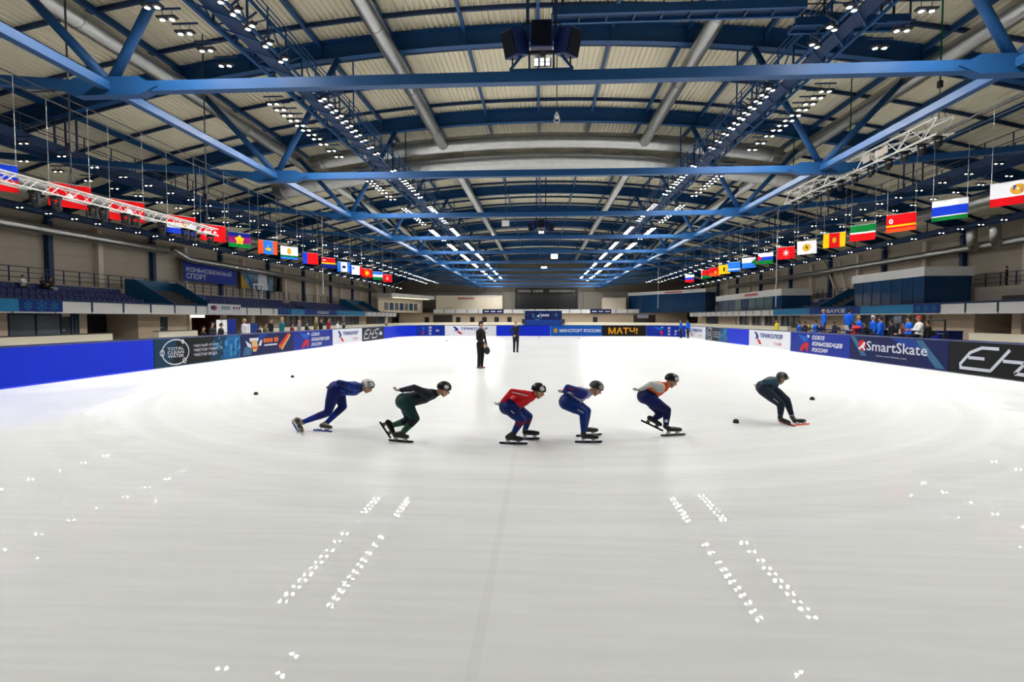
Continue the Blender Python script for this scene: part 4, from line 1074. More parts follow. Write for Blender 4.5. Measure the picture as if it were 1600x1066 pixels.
# ================================================================== flags hung along both sides
FLAGX = 18.2; FLAGZ = 6.78
def fm(r, g, b): return mat('flag_%d_%d_%d' % (r, g, b), srgb(r, g, b), 0.8, var=0.06, scale=4, spec=0.1)
RED = fm(212, 14, 22); WHT = fm(236, 236, 240); BLU = fm(24, 60, 200); GRN = fm(10, 118, 50); YLW = fm(246, 190, 16); LBL = fm(40, 120, 225); ORG = fm(232, 80, 30); MAGF = fm(150, 14, 100); DBL = fm(16, 30, 120); GLD = fm(214, 160, 40); BLK = fm(20, 20, 24)
def flag(x, s, label, bands, horiz=True, emblem=None, rot=None, wdt=1.30, hgt=0.90):
    """bands: [(fraction, material)] from the top (horizontal) or hoist (vertical)"""
    p = px(x, 400, X=s * FLAGX); Y = p.y
    t = thing('hanging_flag', (s * FLAGX, Y, FLAGZ - (0.12 if s < 0 else 0)), label, 'flag', 'flags hung along the rink', 0.0)
    ang = (-0.92 if s > 0 else 0.92) if rot is None else rot         # turned half towards the ice
    t.rotation_euler = (0, 0, ang * (1 if s > 0 else 1))
    mats = []
    for f_, m in bands:
        if m not in mats: mats.append(m)
    N, K = 30, 20; q = MB(); ph = random.random() * 6
    wave = lambda u, v: 0.03 * math.sin(u * 7 + ph) * (1.1 - v) + 0.015 * math.sin(u * 13 + v * 3 + ph)
    for j in range(K + 1):
        for i in range(N + 1):
            u = i / N; v = j / K; q.v.append(((u - 0.5) * wdt, wave(u, v), (v - 0.5) * hgt))
    for j in range(K):
        for i in range(N):
            c = (1 - (j + 0.5) / K) if horiz else (i + 0.5) / N
            acc = 0; m = bands[-1][1]
            for f_, mm in bands:
                acc += f_
                if c <= acc + 1e-6: m = mm; break
            q.f.append((j * (N + 1) + i, j * (N + 1) + i + 1, (j + 1) * (N + 1) + i + 1, (j + 1) * (N + 1) + i)); q.m.append(mats.index(m))
    q.build('cloth', mats, t, local=True, smooth=True, fix=False)
    q = MB(); q.tube((-wdt / 2, 0, hgt / 2), (wdt / 2, 0, hgt / 2), 0.014, n=6); q.build('header_rod', ALU, t, local=True)
    for sx in (-1, 1):
        q = MB(); q.tube((sx * wdt * 0.47, 0, hgt / 2), (sx * wdt * 0.47, 0, 3.42 + (0.12 if s < 0 else 0)), 0.008, n=4); q.build('wire', ALU, t, local=True)
    if emblem:
        for nm, m, pts in emblem:
            e = MB()
            e.add([(u * wdt / 1.5, wave(u / 1.5 + 0.5, v + 0.5) - 0.014, v * hgt) for u, v in pts], [tuple(range(len(pts)))])
            e.build(nm, m, t, local=True, fix=False)
    return t
def disc(m, cx, cy, r, ry=None, n=14, nm='emblem'): return (nm, m, oval(cx, cy, r, ry or r, n))
def star(m, cx, cy, r, k=8, r2=0.35, nm='emblem_star'):
    return (nm, m, [(cx + (r if i % 2 == 0 else r * r2) * math.sin(math.pi * i / k), cy + (r if i % 2 == 0 else r * r2) * math.cos(math.pi * i / k)) for i in range(2 * k)])
def tri(m, pts, nm='emblem'): return (nm, m, pts)
for s_, tx in ((-1, 'red flags side'), (1, 'lifted truss side')):
    q = MB()
    for dx in (-0.37, 0.37): q.tube((s_ * FLAGX + dx, 10, FLAGZ + 3.4), (s_ * FLAGX + dx, 79, FLAGZ + 3.4), 0.02, n=5)
    q.bar((s_ * FLAGX - 0.5, 10, FLAGZ + 3.44), (s_ * FLAGX - 0.5, 79, FLAGZ + 3.44), 0.04, 0.05)
    for y_ in PLANES[1:6]: q.bar((s_ * FLAGX - 0.5, y_, FLAGZ + 3.44), (s_ * FLAGX + 0.5, y_, FLAGZ + 3.44), 0.05, 0.05)
    tag(q.build('flag_cable', DARKGREY, loc=(s_ * FLAGX, 18.6, FLAGZ + 3.4)), 'thin twin cable track carrying the hanging flags, ' + tx, 'cable')
FL = [  # left row, near to far
 (-8, 'blue and red flag at the cut end of the aluminium truss', [(0.55, BLU), (0.45, RED)], True, None),
 (113, 'plain red flag behind the aluminium truss, larger of the two', [(1, RED)], True, [disc(WHT, 0.0, 0.0, 0.10)]),
 (201, 'plain red flag with small pale crest behind the aluminium truss', [(1, RED)], True, [disc(WHT, 0.1, -0.05, 0.14, 0.18)]),
 (285, 'red, white and blue flag at the aluminium truss end', [(0.38, RED), (0.32, WHT), (0.3, BLU)], True, [disc(GLD, 0.15, 0, 0.12)]),
 (334, 'red flag with white lettering-like crest', [(1, RED)], True, [tri(WHT, [(-0.55, -0.08), (0.15, -0.02), (0.15, 0.12), (-0.55, 0.08)]), tri(WHT, [(-0.5, -0.2), (0.0, -0.16), (0.0, -0.12), (-0.5, -0.15)])]),
 (375, 'blue, magenta and green striped flag with gold crest', [(0.28, DBL), (0.44, MAGF), (0.28, GRN)], True, [star(YLW, 0, 0.0, 0.34, 5, 0.7), disc(GLD, 0, -0.12, 0.2, 0.12)]),
 (419, 'orange and blue vertical striped flag with gold ship crest', [(0.25, ORG), (0.5, LBL), (0.25, ORG)], False, [tri(YLW, [(-0.2, -0.2), (0.2, -0.25), (0.22, -0.08), (0.04, -0.05), (0.0, 0.22), (-0.06, -0.05), (-0.22, -0.1)])]),
 (452, 'white flag with gold crest over green and blue bands', [(0.72, WHT), (0.12, GRN), (0.16, LBL)], True, [disc(GLD, 0.0, 0.12, 0.18, 0.26)]),
 (485, 'blue and red flag split upright', [(0.3, BLU), (0.7, RED)], False, None),
 (513, 'red, yellow and blue horizontal flag', [(0.45, RED), (0.15, YLW), (0.4, DBL)], True, [tri(WHT, [(-0.6, 0.2), (-0.3, 0.2), (-0.3, 0.3), (-0.6, 0.3)])]),
 (537, 'blue flag with white upright square and dark animal', [(0.25, LBL), (0.5, WHT), (0.25, LBL)], False, [tri(BLK, [(-0.2, -0.12), (0.2, -0.12), (0.18, 0.12), (-0.15, 0.14)])]),
 (556, 'white flag with red upright edge and blue mark', [(0.12, BLU), (0.7, WHT), (0.18, RED)], False, [disc(BLU, -0.35, 0.2, 0.12)]),
 (573, 'red flag with gold star crest', [(1, RED)], True, [star(YLW, 0, 0, 0.36, 6, 0.55)]),
 (590, 'blue, white and green horizontal flag', [(0.34, LBL), (0.33, WHT), (0.33, GRN)], True, None),
 (605, 'red flag with pale round crest at the row end', [(1, RED)], True, [disc(fm(250, 120, 120), 0, 0, 0.26)]),
]
for x, lb, bd, hz, em in FL: flag(x, -1, lb, bd, hz, em)
FR = [
 (1577, 'white over red flag with blue crest and gold wreath', [(0.66, WHT), (0.34, RED)], True, [disc(GLD, 0.2, 0.14, 0.27, 0.22), tri(BLU, [(0.05, 0.0), (0.35, 0.0), (0.35, 0.32), (0.05, 0.32)]), disc(WHT, 0.2, 0.16, 0.04)]),
 (1481, 'white, blue and green striped flag beside the U-bend ducts', [(0.30, WHT), (0.44, BLU), (0.06, WHT), (0.20, GRN)], True, None),
 (1406, 'red flag with two orange stripes and white round crest', [(0.62, RED), (0.08, YLW), (0.12, RED), (0.18, ORG)], True, [disc(WHT, -0.5, 0.12, 0.11, 0.14), disc(RED, -0.5, 0.12, 0.05)]),
 (1347, 'green over red flag with thin white stripe', [(0.46, GRN), (0.08, WHT), (0.46, RED)], True, None),
 (1303, 'yellow and red vertical striped flag with gold crest', [(0.28, YLW), (0.44, RED), (0.28, YLW)], False, [disc(GLD, 0, 0.0, 0.13, 0.2)]),
 (1260, 'white flag with gold and green animal crest', [(1, WHT)], True, [disc(GLD, 0, 0, 0.34, 0.3, 8), disc(GRN, -0.02, -0.05, 0.14, 0.16), disc(BLK, 0.02, 0.02, 0.07, 0.09)]),
 (1228, 'red flag with white many-pointed star', [(1, RED)], True, [star(WHT, 0, 0, 0.36, 8, 0.2)]),
 (1196, 'white, blue and green flag with red wedge', [(0.34, WHT), (0.33, BLU), (0.33, GRN)], True, [tri(RED, [(-0.74, -0.28), (-0.35, 0.02), (-0.74, 0.36)])]),
 (1170, 'white over blue flag with green wedge', [(0.5, WHT), (0.5, LBL)], True, [tri(GRN, [(0.74, -0.3), (0.3, 0.05), (0.74, 0.35)])]),
 (1147, 'light blue flag with thin white stripe', [(0.68, LBL), (0.12, WHT), (0.2, LBL)], True, None),
 (1132, 'yellow flag with dark bear crest', [(1, YLW)], True, [disc(BLK, 0, 0, 0.13, 0.28, 10)]),
 (1117, 'red flag with gold mark over orange band', [(0.6, RED), (0.4, ORG)], True, [star(YLW, 0.15, -0.05, 0.2, 5, 0.5)]),
 (1104, 'red flag with green lower band and white hoist stripe', [(0.66, RED), (0.34, GRN)], True, [tri(WHT, [(-0.74, -0.5), (-0.6, -0.5), (-0.6, 0.5), (-0.74, 0.5)])]),
 (1078, 'white, blue and red national flag at the row end', [(0.34, WHT), (0.33, BLU), (0.33, RED)], True, None),
]
for x, lb, bd, hz, em in FR: flag(x, 1, lb, bd, hz, em)

# ================================================================== aluminium box trusses with stage lamps
def box_truss(A, Bp, size, label, hoists, lamps):
    A = Vector(A); Bp = Vector(Bp); t = thing('stage_truss', A, label, 'stage truss', 'aluminium stage trusses')
    h = size / 2
    for dx in (-h, h):
        for dz in (-h, h):
            o = Vector((dx, 0, dz)); q = MB(); q.tube(A + o, Bp + o, 0.016 + size * 0.045, n=6); q.build('chord', ALU, t)
    n = int((Bp - A).length / (size * 1.15)); q = MB()
    for i in range(n):
        a = A + (Bp - A) * (i / n); c = A + (Bp - A) * ((i + 1) / n); sg = 1 if i % 2 else -1
        for dx in (-h, h): q.tube(a + Vector((dx, 0, -h * sg)), c + Vector((dx, 0, h * sg)), 0.006 + size * 0.032, n=4)
        for dz in (-h, h): q.tube(a + Vector((-h * sg, 0, dz)), c + Vector((h * sg, 0, dz)), 0.006 + size * 0.032, n=4)
    tag(q.build('lattice', ALU, t, fix=False), kind='stuff')
    for f_ in hoists:
        p = A + (Bp - A) * f_; q = MB(); q.tube(p + Vector((0, 0, h)), p + Vector((0, 0, h + 1.6)), 0.02, n=5)
        for dx in (-h, h): q.tube(p + Vector((dx, 0, h)), p + Vector((0, 0, h + 0.9)), 0.014, n=5)
        q.build('sling', DARKGREY, t)
        q = MB(); q.tube(p + Vector((0, 0, h + 1.5)), (p.x, p.y, za(p.x) + 0.02), 0.035, n=6); q.build('hoist_strap', fm(8, 80, 50) if p.x > 0 else DARKGREY, t)
        q = MB(); q.box(p + Vector((0, 0, h + 1.55)), (0.16, 0.16, 0.3)); q.build('hoist_motor', BLACK, t)
    for k_, (f_, big) in enumerate(lamps):
        p = A + (Bp - A) * f_ + Vector((0, 0, -h))
        L = thing('stage_lamp', p, '%s black moving-head lamp counted %s' % (('first', 'second', 'third', 'fourth', 'fifth', 'sixth', 'seventh', 'eighth', 'ninth', 'tenth', 'eleventh')[k_], 'from the strap end under the lifted aluminium truss' if p.x > 0 else 'towards the sports wall banner under the red-flag truss'), 'stage lamp', 'stage lamps under the trusses')
        q = MB(); q.box(p + Vector((0, 0, -0.06)), (0.26, 0.26, 0.12)); q.build('base', BLACK, L)
        q = MB(); q.bar(p + Vector((-h - 0.02, 0, -0.02)), p + Vector((h + 0.02, 0, -0.02)), 0.05, 0.05); q.build('clamp_bar', BLACK, L)
        for sx in (-0.14, 0.14):
            q = MB(); q.box(p + Vector((sx, 0, -0.26)), (0.04, 0.1, 0.3)); q.build('yoke_arm', BLACK, L)
        R = Matrix.Rotation(0.5 + 0.4 * (k_ % 3), 3, 'X')
        q = MB(); q.lathe([(0.07, 0.16), (0.11, 0.1), (0.115, -0.12), (0.09, -0.2)], p + Vector((0, 0, -0.36)), 12, R=R); q.build('head', BLACK, L, smooth=True)
        q = MB(); q.lathe([(0.085, -0.2), (0.001, -0.21)], p + Vector((0, 0, -0.36)), 12, R=R); q.build('lens', WINM, L)
    return t
box_truss((-17.2, 14.0, 6.45), (-17.2, px(336, 362, X=-17.2).y, 6.45), 0.34, 'bright aluminium box truss passing in front of the red flags', [0.35, 0.95],
          [(0.24, 1), (0.30, 1), (0.42, 1), (0.455, 1), (0.54, 1), (0.58, 1), (0.70, 1), (0.82, 1), (0.86, 1), (0.97, 1)])
A = px(1478, 197, X=17.6); Bq = px(1234, 310, X=17.6); zc = (A.z + Bq.z) / 2
box_truss((17.6, A.y, zc), (17.6, Bq.y, zc), 0.72, 'bright aluminium box truss lifted on a green strap', [0.03, 0.5, 0.97], [(0.03, 1), (0.1, 1), (0.18, 1), (0.26, 1), (0.36, 1), (0.46, 1), (0.56, 1), (0.64, 1), (0.75, 1), (0.85, 1), (0.95, 1)])
tr = [o for o in COL.objects if o.name.startswith('stage_truss')][-1]
for f0, f1 in ((0.22, 0.29), (0.32, 0.36)):
    y0_ = A.y + (Bq.y - A.y) * f0; y1_ = A.y + (Bq.y - A.y) * f1
    q = MB(); q.span((17.6 - 0.44, y0_, zc - 0.2), (17.6 - 0.41, y1_, zc + 0.15)); q.build('side_panel', CONC, tr)

# ================================================================== loudspeaker clusters above the ties
SPK = mat('dark_navy_grille', (0.003, 0.004, 0.010), 0.6, var=0.2, spec=0.1); SPKB = mat('deep_blue_cabinet', (0.004, 0.014, 0.09), 0.45, var=0.1)
def cluster(Y, label, full=True):
    z = TIEZ + 0.18; t = thing('speaker_cluster', (0, Y, z), label, 'loudspeakers', 'hung loudspeaker clusters')
    # trapezoid service cage
    for sx in (-1, 1):
        q = MB(); q.bar((sx * 1.08, Y, z + 0.12), (sx * 0.62, Y, z + 0.66), 0.08, 0.08); q.build('cage_bar', BLUE_STEEL, t)
        q = MB(); q.bar((sx * 0.42, Y, z), (sx * 0.42, Y, z + 0.66), 0.07, 0.07); q.build('cage_bar', BLUE_STEEL, t)
        q = MB(); q.bar((sx * 0.48, Y + 0.15, z + 0.7), (sx * 0.48, Y + 0.15, za(0) + 0.02), 0.11, 0.11); q.build('hanger', BLUE_DARK, t)
        q = MB(); q.bar((sx * 1.0, Y, z + 0.15), (sx * 1.0, Y, z + 0.6), 0.05, 0.05); q.build('cage_bar', BLACK, t)
    q = MB(); q.bar((-1.1, Y, z + 0.08), (1.1, Y, z + 0.08), 0.12, 0.1); q.build('cage_floor', BLUE_STEEL, t)
    q = MB(); q.bar((-0.62, Y, z + 0.68), (0.62, Y, z + 0.68), 0.12, 0.1); q.build('cage_top', BLACK, t)
    rails = MB(); rails.path([(-0.7, Y + 0.1, z + 1.3), (-0.7, Y + 0.1, z + 1.62), (-0.58, Y + 0.1, z + 1.74), (0.58, Y + 0.1, z + 1.74), (0.7, Y + 0.1, z + 1.62), (0.7, Y + 0.1, z + 1.3)], 0.03, 6)
    rails.build('guard_rail', BLACK, t)
    def cab(nm, cx, cz, hw, hh, yaw, tilt):
        R = Matrix.Rotation(yaw, 3, 'Z') @ Matrix.Rotation(tilt, 3, 'X'); c = Vector((cx, Y - 0.1, cz))
        fn = lambda u, v, w_: c + R @ Vector((u, w_, v))
        q = MB(); q.prism([(-hw, -hh), (hw, -hh), (hw * 0.9, hh), (-hw * 0.9, hh)], fn, -0.3, 0.35); o = q.build(nm, SPKB, t)
        q = MB(); q.prism([(-hw * 0.88, -hh * 0.9), (hw * 0.88, -hh * 0.9), (hw * 0.8, hh * 0.9), (-hw * 0.8, hh * 0.9)], fn, -0.34, -0.3); q.build('grille', SPK, o)
    cab('cabinet', 0, z + 1.22, 0.38, 0.40, 0, 0.25)
    cab('cabinet', -0.92, z + 0.95, 0.30, 0.42, -0.75, 0.3); cab('cabinet', 0.92, z + 0.95, 0.30, 0.42, 0.75, 0.3)
    q = MB(); q.box((0.05, Y, z + 0.62), (0.2, 0.2, 0.2)); q.build('projector_mount', DARKGREY, t)
    LED = mat('lit_led_tile', (0.9, 0.9, 0.9), 0.4, emit=(0.95, 0.98, 1.0), es=1.3, var=0)
    q = MB(); q.span((-0.26, Y - 0.10, z + 0.18), (0.34, Y - 0.04, z + 0.46)); pnl = q.build('lamp_panel', BLACK, t)
    for i in range(3):
        for j in range(2):
            q = MB(); q.span((-0.25 + 0.2 * i, Y - 0.12, z + 0.19 + 0.14 * j), (-0.11 + 0.2 * i, Y - 0.10, z + 0.30 + 0.14 * j)); q.build('led_tile', LED, pnl)
    return t
cluster(PLANES[1] - 0.0, 'dark blue loudspeaker cluster with lit tiles above the nearest tie, beside the crosswise bridge')
cluster(PLANES[4], 'dark loudspeaker cluster hung farther on beyond the crosswise ducts')
# crane hook below the near tie
p = px(870, 150, Y=22.0); t = thing('hoist_hook', (p.x, 22.0, px(870, 190, Y=22).z), 'steel hook hanging on a dark rope under the roof', 'hook')
zb = t.location.z; q = MB(); q.tube((p.x, 22, zb + 0.35), (p.x, 22, za(p.x) + 0.02), 0.02, n=6); q.build('rope', DARKGREY, t)
q = MB(); q.lathe([(0.001, 0.42), (0.05, 0.36), (0.11, 0.2), (0.08, 0.12), (0.001, 0.1)], (p.x, 22, zb), 12); q.build('block', ALU, t, smooth=True)
q = MB(); q.path([(p.x + 0.11 * math.sin(a), 22, zb + 0.06 + 0.11 * math.cos(a)) for a in [i * 0.5 for i in range(11)]], 0.03, 8); q.build('hook', ALU, t, smooth=True)

# ================================================================== crosswise service bridge
def bridge(x0, x1, y, zt, zb, label):
    a = px(x0, zt, Y=y); c = px(x1, zt, Y=y); z1 = a.z; z0 = px(x0, zb, Y=y).z
    t = thing('service_bridge', (a.x, y, z0), label, 'bridge', 'crosswise service bridge')
    q = MB(); q.span((a.x, y, z1 - 0.32), (c.x, y + 0.12, z1)); q.build('side_girder', BLUE_STEEL, t)
    q = MB(); q.span((a.x, y + 0.6, z1 - 0.32), (c.x, y + 0.72, z1)); q.build('side_girder', BLUE_STEEL, t)
    q = MB(); q.span((a.x, y + 0.12, z1 - 0.2), (c.x, y + 0.6, z1 - 0.16)); q.build('deck', BLUE_DARK, t)
    n = int((c.x - a.x) / 0.95)
    me_p = MB().box((0, 0, 0.55), (0.05, 0.05, 1.1)).mesh('rail_post', BLACK)
    for i in range(n + 1):
        u = (c.x - a.x) * i / n
        inst('rail_post', me_p, (u, 0.06, z1 - z0), t)
        q = MB(); q.span((a.x + u - 0.04, y + 0.12, z1 - 0.3), (a.x + u + 0.04, y + 0.6, z1 - 0.2)); q.build('cross_beam', BLUE_DARK, t)
    for dz in (0.5, 1.08):
        q = MB(); q.tube((a.x, y + 0.06, z1 + dz), (c.x, y + 0.06, z1 + dz), 0.025, n=6); q.build('handrail', BLACK, t)
    for xx in (a.x + 0.4, c.x - 0.4):
        q = MB(); q.tube((xx, y + 0.4, z1 - 0.15), (xx, y + 0.4, za(xx) + 0.02), 0.05, n=6); q.build('hanger_rod', BLACK, t)
bridge(863, 1262, 20.2, 9, 26, 'long blue crosswise service bridge beside the loudspeaker cluster')
bridge(1244, 1424, 21.4, 26, 42, 'short blue bridge section joining the lighting gantry')
# hanging square floodlights seen in the distance
for (x, y, D, sz), lb in zip([(866, 401, 78.0, 1.0), (850, 420, 108.0, 1.2), (790, 349, 50.0, 0.7)], ['square lit floodlight box beyond the speaker clusters', 'small square lit floodlight box above the scoreboard', 'pale square speaker box hung on a rod']):
    p = px(x, y, Y=D); t = thing('hanging_box', p, lb, 'light' if D > 60 else 'speaker')
    q = MB(); q.box(p, (sz, 0.4, sz * 0.7)); q.build('housing', DARKGREY if D > 60 else WHITE, t)
    if D > 60:
        q = MB(); q.box(p + Vector((0, -0.21, 0)), (sz * 0.9, 0.03, sz * 0.62)); q.build('lit_face', mat('lit_flood_face', (0.9, 0.9, 0.9), 0.4, emit=(1, 0.97, 0.9), es=14.0, var=0), t)
    q = MB(); q.tube(p + Vector((0, 0, sz * 0.35)), (p.x, p.y, za(p.x) + 0.02), 0.04, n=6); q.build('rod', DARKGREY, t)
# cross row of small lamps near the end wall
t = thing('lamp_bar', (0, 118, 10.6), 'long transverse bar of small lamps near the scoreboard wall', 'lamp bar')
q = MB(); q.bar((-10.5, 118, 10.72), (11.5, 118, 10.72), 0.12, 0.12); q.build('bar', BLUE_DARK, t)
for i in range(26):
    q = MB(); q.lathe([(0.10, 0.12), (0.14, 0.0), (0.001, -0.02)], (-10 + 0.84 * i, 118, 10.5), 8); q.build('lamp', LENS2, t)
for xx in (-9, 0.5, 10): 
    q = MB(); q.tube((xx, 118, 10.75), (xx, 118, za(xx) + 0.02), 0.04, n=6); q.build('rod', DARKGREY, t)
# ================================================================== people
def pm(name, r, g, b, rough=0.6, spec=0.2): return mat('cloth_' + name, srgb(r, g, b), rough, var=0.12, scale=14, spec=spec)
SKIN = mat('skin', (0.52, 0.28, 0.185), 0.5, var=0.08, scale=20); LIP = mat('lips', (0.35, 0.10, 0.08), 0.5); EYEM = mat('eye_dark', (0.02, 0.015, 0.012), 0.2, var=0)
HAIR_B = mat('dark_hair', (0.02, 0.014, 0.01), 0.6); HAIR_F = mat('fair_hair', (0.42, 0.28, 0.12), 0.6)
RUBBER = mat('black_boot', (0.015, 0.015, 0.016), 0.35, var=0.2); GLOVEG = mat('grey_glove', (0.42, 0.40, 0.37), 0.7); STEEL = mat('blade_steel', (0.5, 0.5, 0.52), 0.25, 0.9)

def capsule(mb, p, q, r0, r1, m=0, flat=None):
    """tapered rounded limb; flat=(axis vector, factor) squashes the cross-section along axis"""
    p = Vector(p); q = Vector(q); d = q - p; L = max(d.length, 1e-4); d = d / L
    _, a, t = frame_from(d); n = 12; rings = []
    for k in range(4):
        an = -math.pi / 2 + math.pi / 2 * (k + 0.35) / 4; rings.append((p + d * r0 * math.sin(an), r0 * math.cos(an)))
    rings.append((p, r0)); rings.append((p + d * L * 0.5, (r0 + r1) / 2)); rings.append((q, r1))
    for k in range(4):
        an = math.pi / 2 * (k + 0.65) / 4; rings.append((q + d * r1 * math.sin(an), r1 * math.cos(an)))
    vs = []
    for c, r in rings:
        for j in range(n):
            o = (a * math.cos(2 * math.pi * j / n) + t * math.sin(2 * math.pi * j / n)) * r
            if flat is not None:
                ax = Vector(flat[0]).normalized(); o = o - ax * o.dot(ax) * (1 - flat[1])
            vs.append(c + o)
    k = len(rings); fs = [tuple(reversed(range(n))), tuple((k - 1) * n + j for j in range(n))]
    for i in range(k - 1):
        for j in range(n):
            j2 = (j + 1) % n; fs.append((i * n + j, i * n + j2, (i + 1) * n + j2, (i + 1) * n + j))
    mb.add(vs, fs, m)

def fuse(name, caps, mats, voxel, smooth=2, org=(0, 0, 0)):
    """caps: (p, q, r0, r1, material index, flat or None) fused into one continuous skin"""
    mb = MB()
    for c in caps: capsule(mb, c[0], c[1], c[2], c[3], 0, c[5] if len(c) > 5 else None)
    me = mb.mesh('tmp', mats[0], org=org)
    ob = bpy.data.objects.new('tmp', me)
    r = ob.modifiers.new('r', 'REMESH'); r.mode = 'VOXEL'; r.voxel_size = voxel; r.use_smooth_shade = True
    if smooth:
        sm = ob.modifiers.new('s', 'SMOOTH'); sm.iterations = smooth; sm.factor = 0.5
    out = eval_mesh(ob); bpy.data.objects.remove(ob); bpy.data.meshes.remove(me)
    out.name = name; out.materials.clear()
    for m in mats: out.materials.append(m)
    n = len(out.polygons); cen = np.empty(n * 3, dtype=np.float64); out.polygons.foreach_get('center', cen); cen = cen.reshape(-1, 3) + np.array(org)
    best = np.full(n, 1e9); idx = np.zeros(n, dtype=np.int32)
    for c in caps:
        p = np.array(c[0]); q = np.array(c[1]); d = q - p; L2 = max(float(d @ d), 1e-9)
        t = np.clip(((cen - p) @ d) / L2, 0, 1); cl = p + t[:, None] * d
        dist = np.linalg.norm(cen - cl, axis=1) - (c[2] + (c[3] - c[2]) * t)
        k = dist < best; best[k] = dist[k]; idx[k] = c[4]
    out.polygons.foreach_set('material_index', idx); out.polygons.foreach_set('use_smooth', [True] * n); out.update()
    return out

def hand_mesh(name, m, spread=0.0, curl=0.5):
    """a right hand along +X from the wrist at the origin, palm facing -Z, thumb towards +Y"""
    caps = [((0, 0, 0), (0.04, 0, 0), 0.028, 0.034, 0, ((0, 0, 1), 0.6)), ((0.03, 0.016, 0), (0.085, 0.024, 0), 0.027, 0.019, 0, ((0, 0, 1), 0.65)), ((0.03, -0.016, 0), (0.08, -0.024, 0), 0.027, 0.018, 0, ((0, 0, 1), 0.65))]
    for i, (y, L) in enumerate(((0.033, 0.070), (0.011, 0.080), (-0.012, 0.073), (-0.033, 0.056))):
        p = Vector((0.088, y, 0)); an = 0.0
        for k, f_ in enumerate((0.45, 0.32, 0.25)):
            an += curl * (0.7 if k == 0 else 1.0)
            q = p + Vector((math.cos(an), spread * (y / 0.033), -math.sin(an))) * L * f_
            caps.append((p, q, 0.0105 - 0.001 * k, 0.0095 - 0.001 * k, 0)); p = q
    caps += [((0.022, 0.03, 0), (0.055, 0.058, -0.012), 0.014, 0.012, 0), ((0.055, 0.058, -0.012), (0.085, 0.062, -0.028), 0.012, 0.0095, 0)]
    return fuse(name, caps, [m], 0.0045, 1)
HANDS = {}
def hand(par, p, d, palm, m, side=1, name='hand', k=1.0):
    key = (m.name,)
    if key not in HANDS: HANDS[key] = hand_mesh(name, m)
    d = Vector(d).normalized(); z = -Vector(palm); z = (z - d * z.dot(d)).normalized(); y = z.cross(d)
    M = Matrix((d, y * side, z)).transposed().to_4x4()
    o = bpy.data.objects.new(name, HANDS[key]); COL.objects.link(o); o.parent = par
    o.matrix_local = Matrix.Translation(Vector(p) - worg(par)) @ M @ Matrix.Scale(k, 4)
    return o

def head_caps(hc, fwd, up, k, skin_i):
    """skull, jaw, nose, ears; hc = centre of the head, k = head height / 0.23"""
    f = Vector(fwd).normalized(); u = (Vector(up) - f * Vector(up).dot(f)).normalized(); s = f.cross(u)
    H = lambda a, b, c: hc + (f * a + s * b + u * c) * k
    return [(H(-0.02, 0, 0.035), H(0.012, 0, 0.03), 0.082 * k, 0.078 * k, skin_i), (H(0.03, 0, 0.0), H(0.04, 0, -0.065), 0.066 * k, 0.042 * k, skin_i), (H(0.0, 0, -0.02), H(0.02, 0, -0.06), 0.066 * k, 0.05 * k, skin_i),
            (H(0.088, 0, 0.012), H(0.108, 0, -0.022), 0.011 * k, 0.016 * k, skin_i),
            (H(-0.005, 0.078, 0.01), H(-0.008, 0.082, -0.025), 0.016 * k, 0.012 * k, skin_i), (H(-0.005, -0.078, 0.01), H(-0.008, -0.082, -0.025), 0.016 * k, 0.012 * k, skin_i)], H, f, s, u

def face_bits(par, H, f, s, u, k):
    R = Matrix((f, s, u)).transposed()
    for sy in (-0.03, 0.03):
        q = MB(); q.ell(H(0.083, sy, 0.015), (0.010 * k, 0.014 * k, 0.010 * k), 8, 6, R=R); q.build('eye', EYEM, par, smooth=True)
    q = MB(); q.ell(H(0.084, 0, -0.055), (0.010 * k, 0.024 * k, 0.008 * k), 8, 6, R=R); q.build('mouth', LIP, par, smooth=True)

def hair_cap(par, H, f, s, u, k, m, name='hair', low=0.42):
    R = Matrix((f, s, u)).transposed(); q = MB()
    q.ell(H(-0.012, 0, 0.038), (0.104 * k, 0.090 * k, 0.095 * k), 16, 10, R=R @ Matrix.Rotation(-0.35, 3, 'Y'), t0=low, t1=1.0)
    q.ell(H(-0.05, 0, -0.005), (0.062 * k, 0.080 * k, 0.085 * k), 14, 8, R=R)
    return q.build(name, m, par, smooth=True)

def helmet(par, H, f, s, u, k, shell, patch):
    R = Matrix((f, s, u)).transposed() @ Matrix.Rotation(-0.20, 3, 'Y')
    q = MB(); q.ell(H(-0.008, 0, 0.045), (0.130 * k, 0.104 * k, 0.108 * k), 20, 10, R=R, t0=0.40, t1=1.0); h = q.build('helmet', shell, par, smooth=True)
    q = MB()
    for b in (-0.05, 0, 0.05): q.ell(H(-0.03, b, 0.132 - abs(b) * 0.35), (0.06 * k, 0.007 * k, 0.014 * k), 8, 6, R=R)
    q.build('vent_ridge', DARKGREY, h, smooth=True)
    for sy in (-1, 1):
        q = MB(); q.ell(H(0.045, sy * 0.086, 0.075), (0.048 * k, 0.02 * k, 0.034 * k), 12, 8, R=R); q.build('number_cover', patch, h, smooth=True)
        q = MB(); q.path([H(-0.015, sy * 0.088, 0.02), H(0.005, sy * 0.080, -0.04), H(0.045, sy * 0.03, -0.112)], 0.006 * k, 5); q.build('strap', BLACK, h)

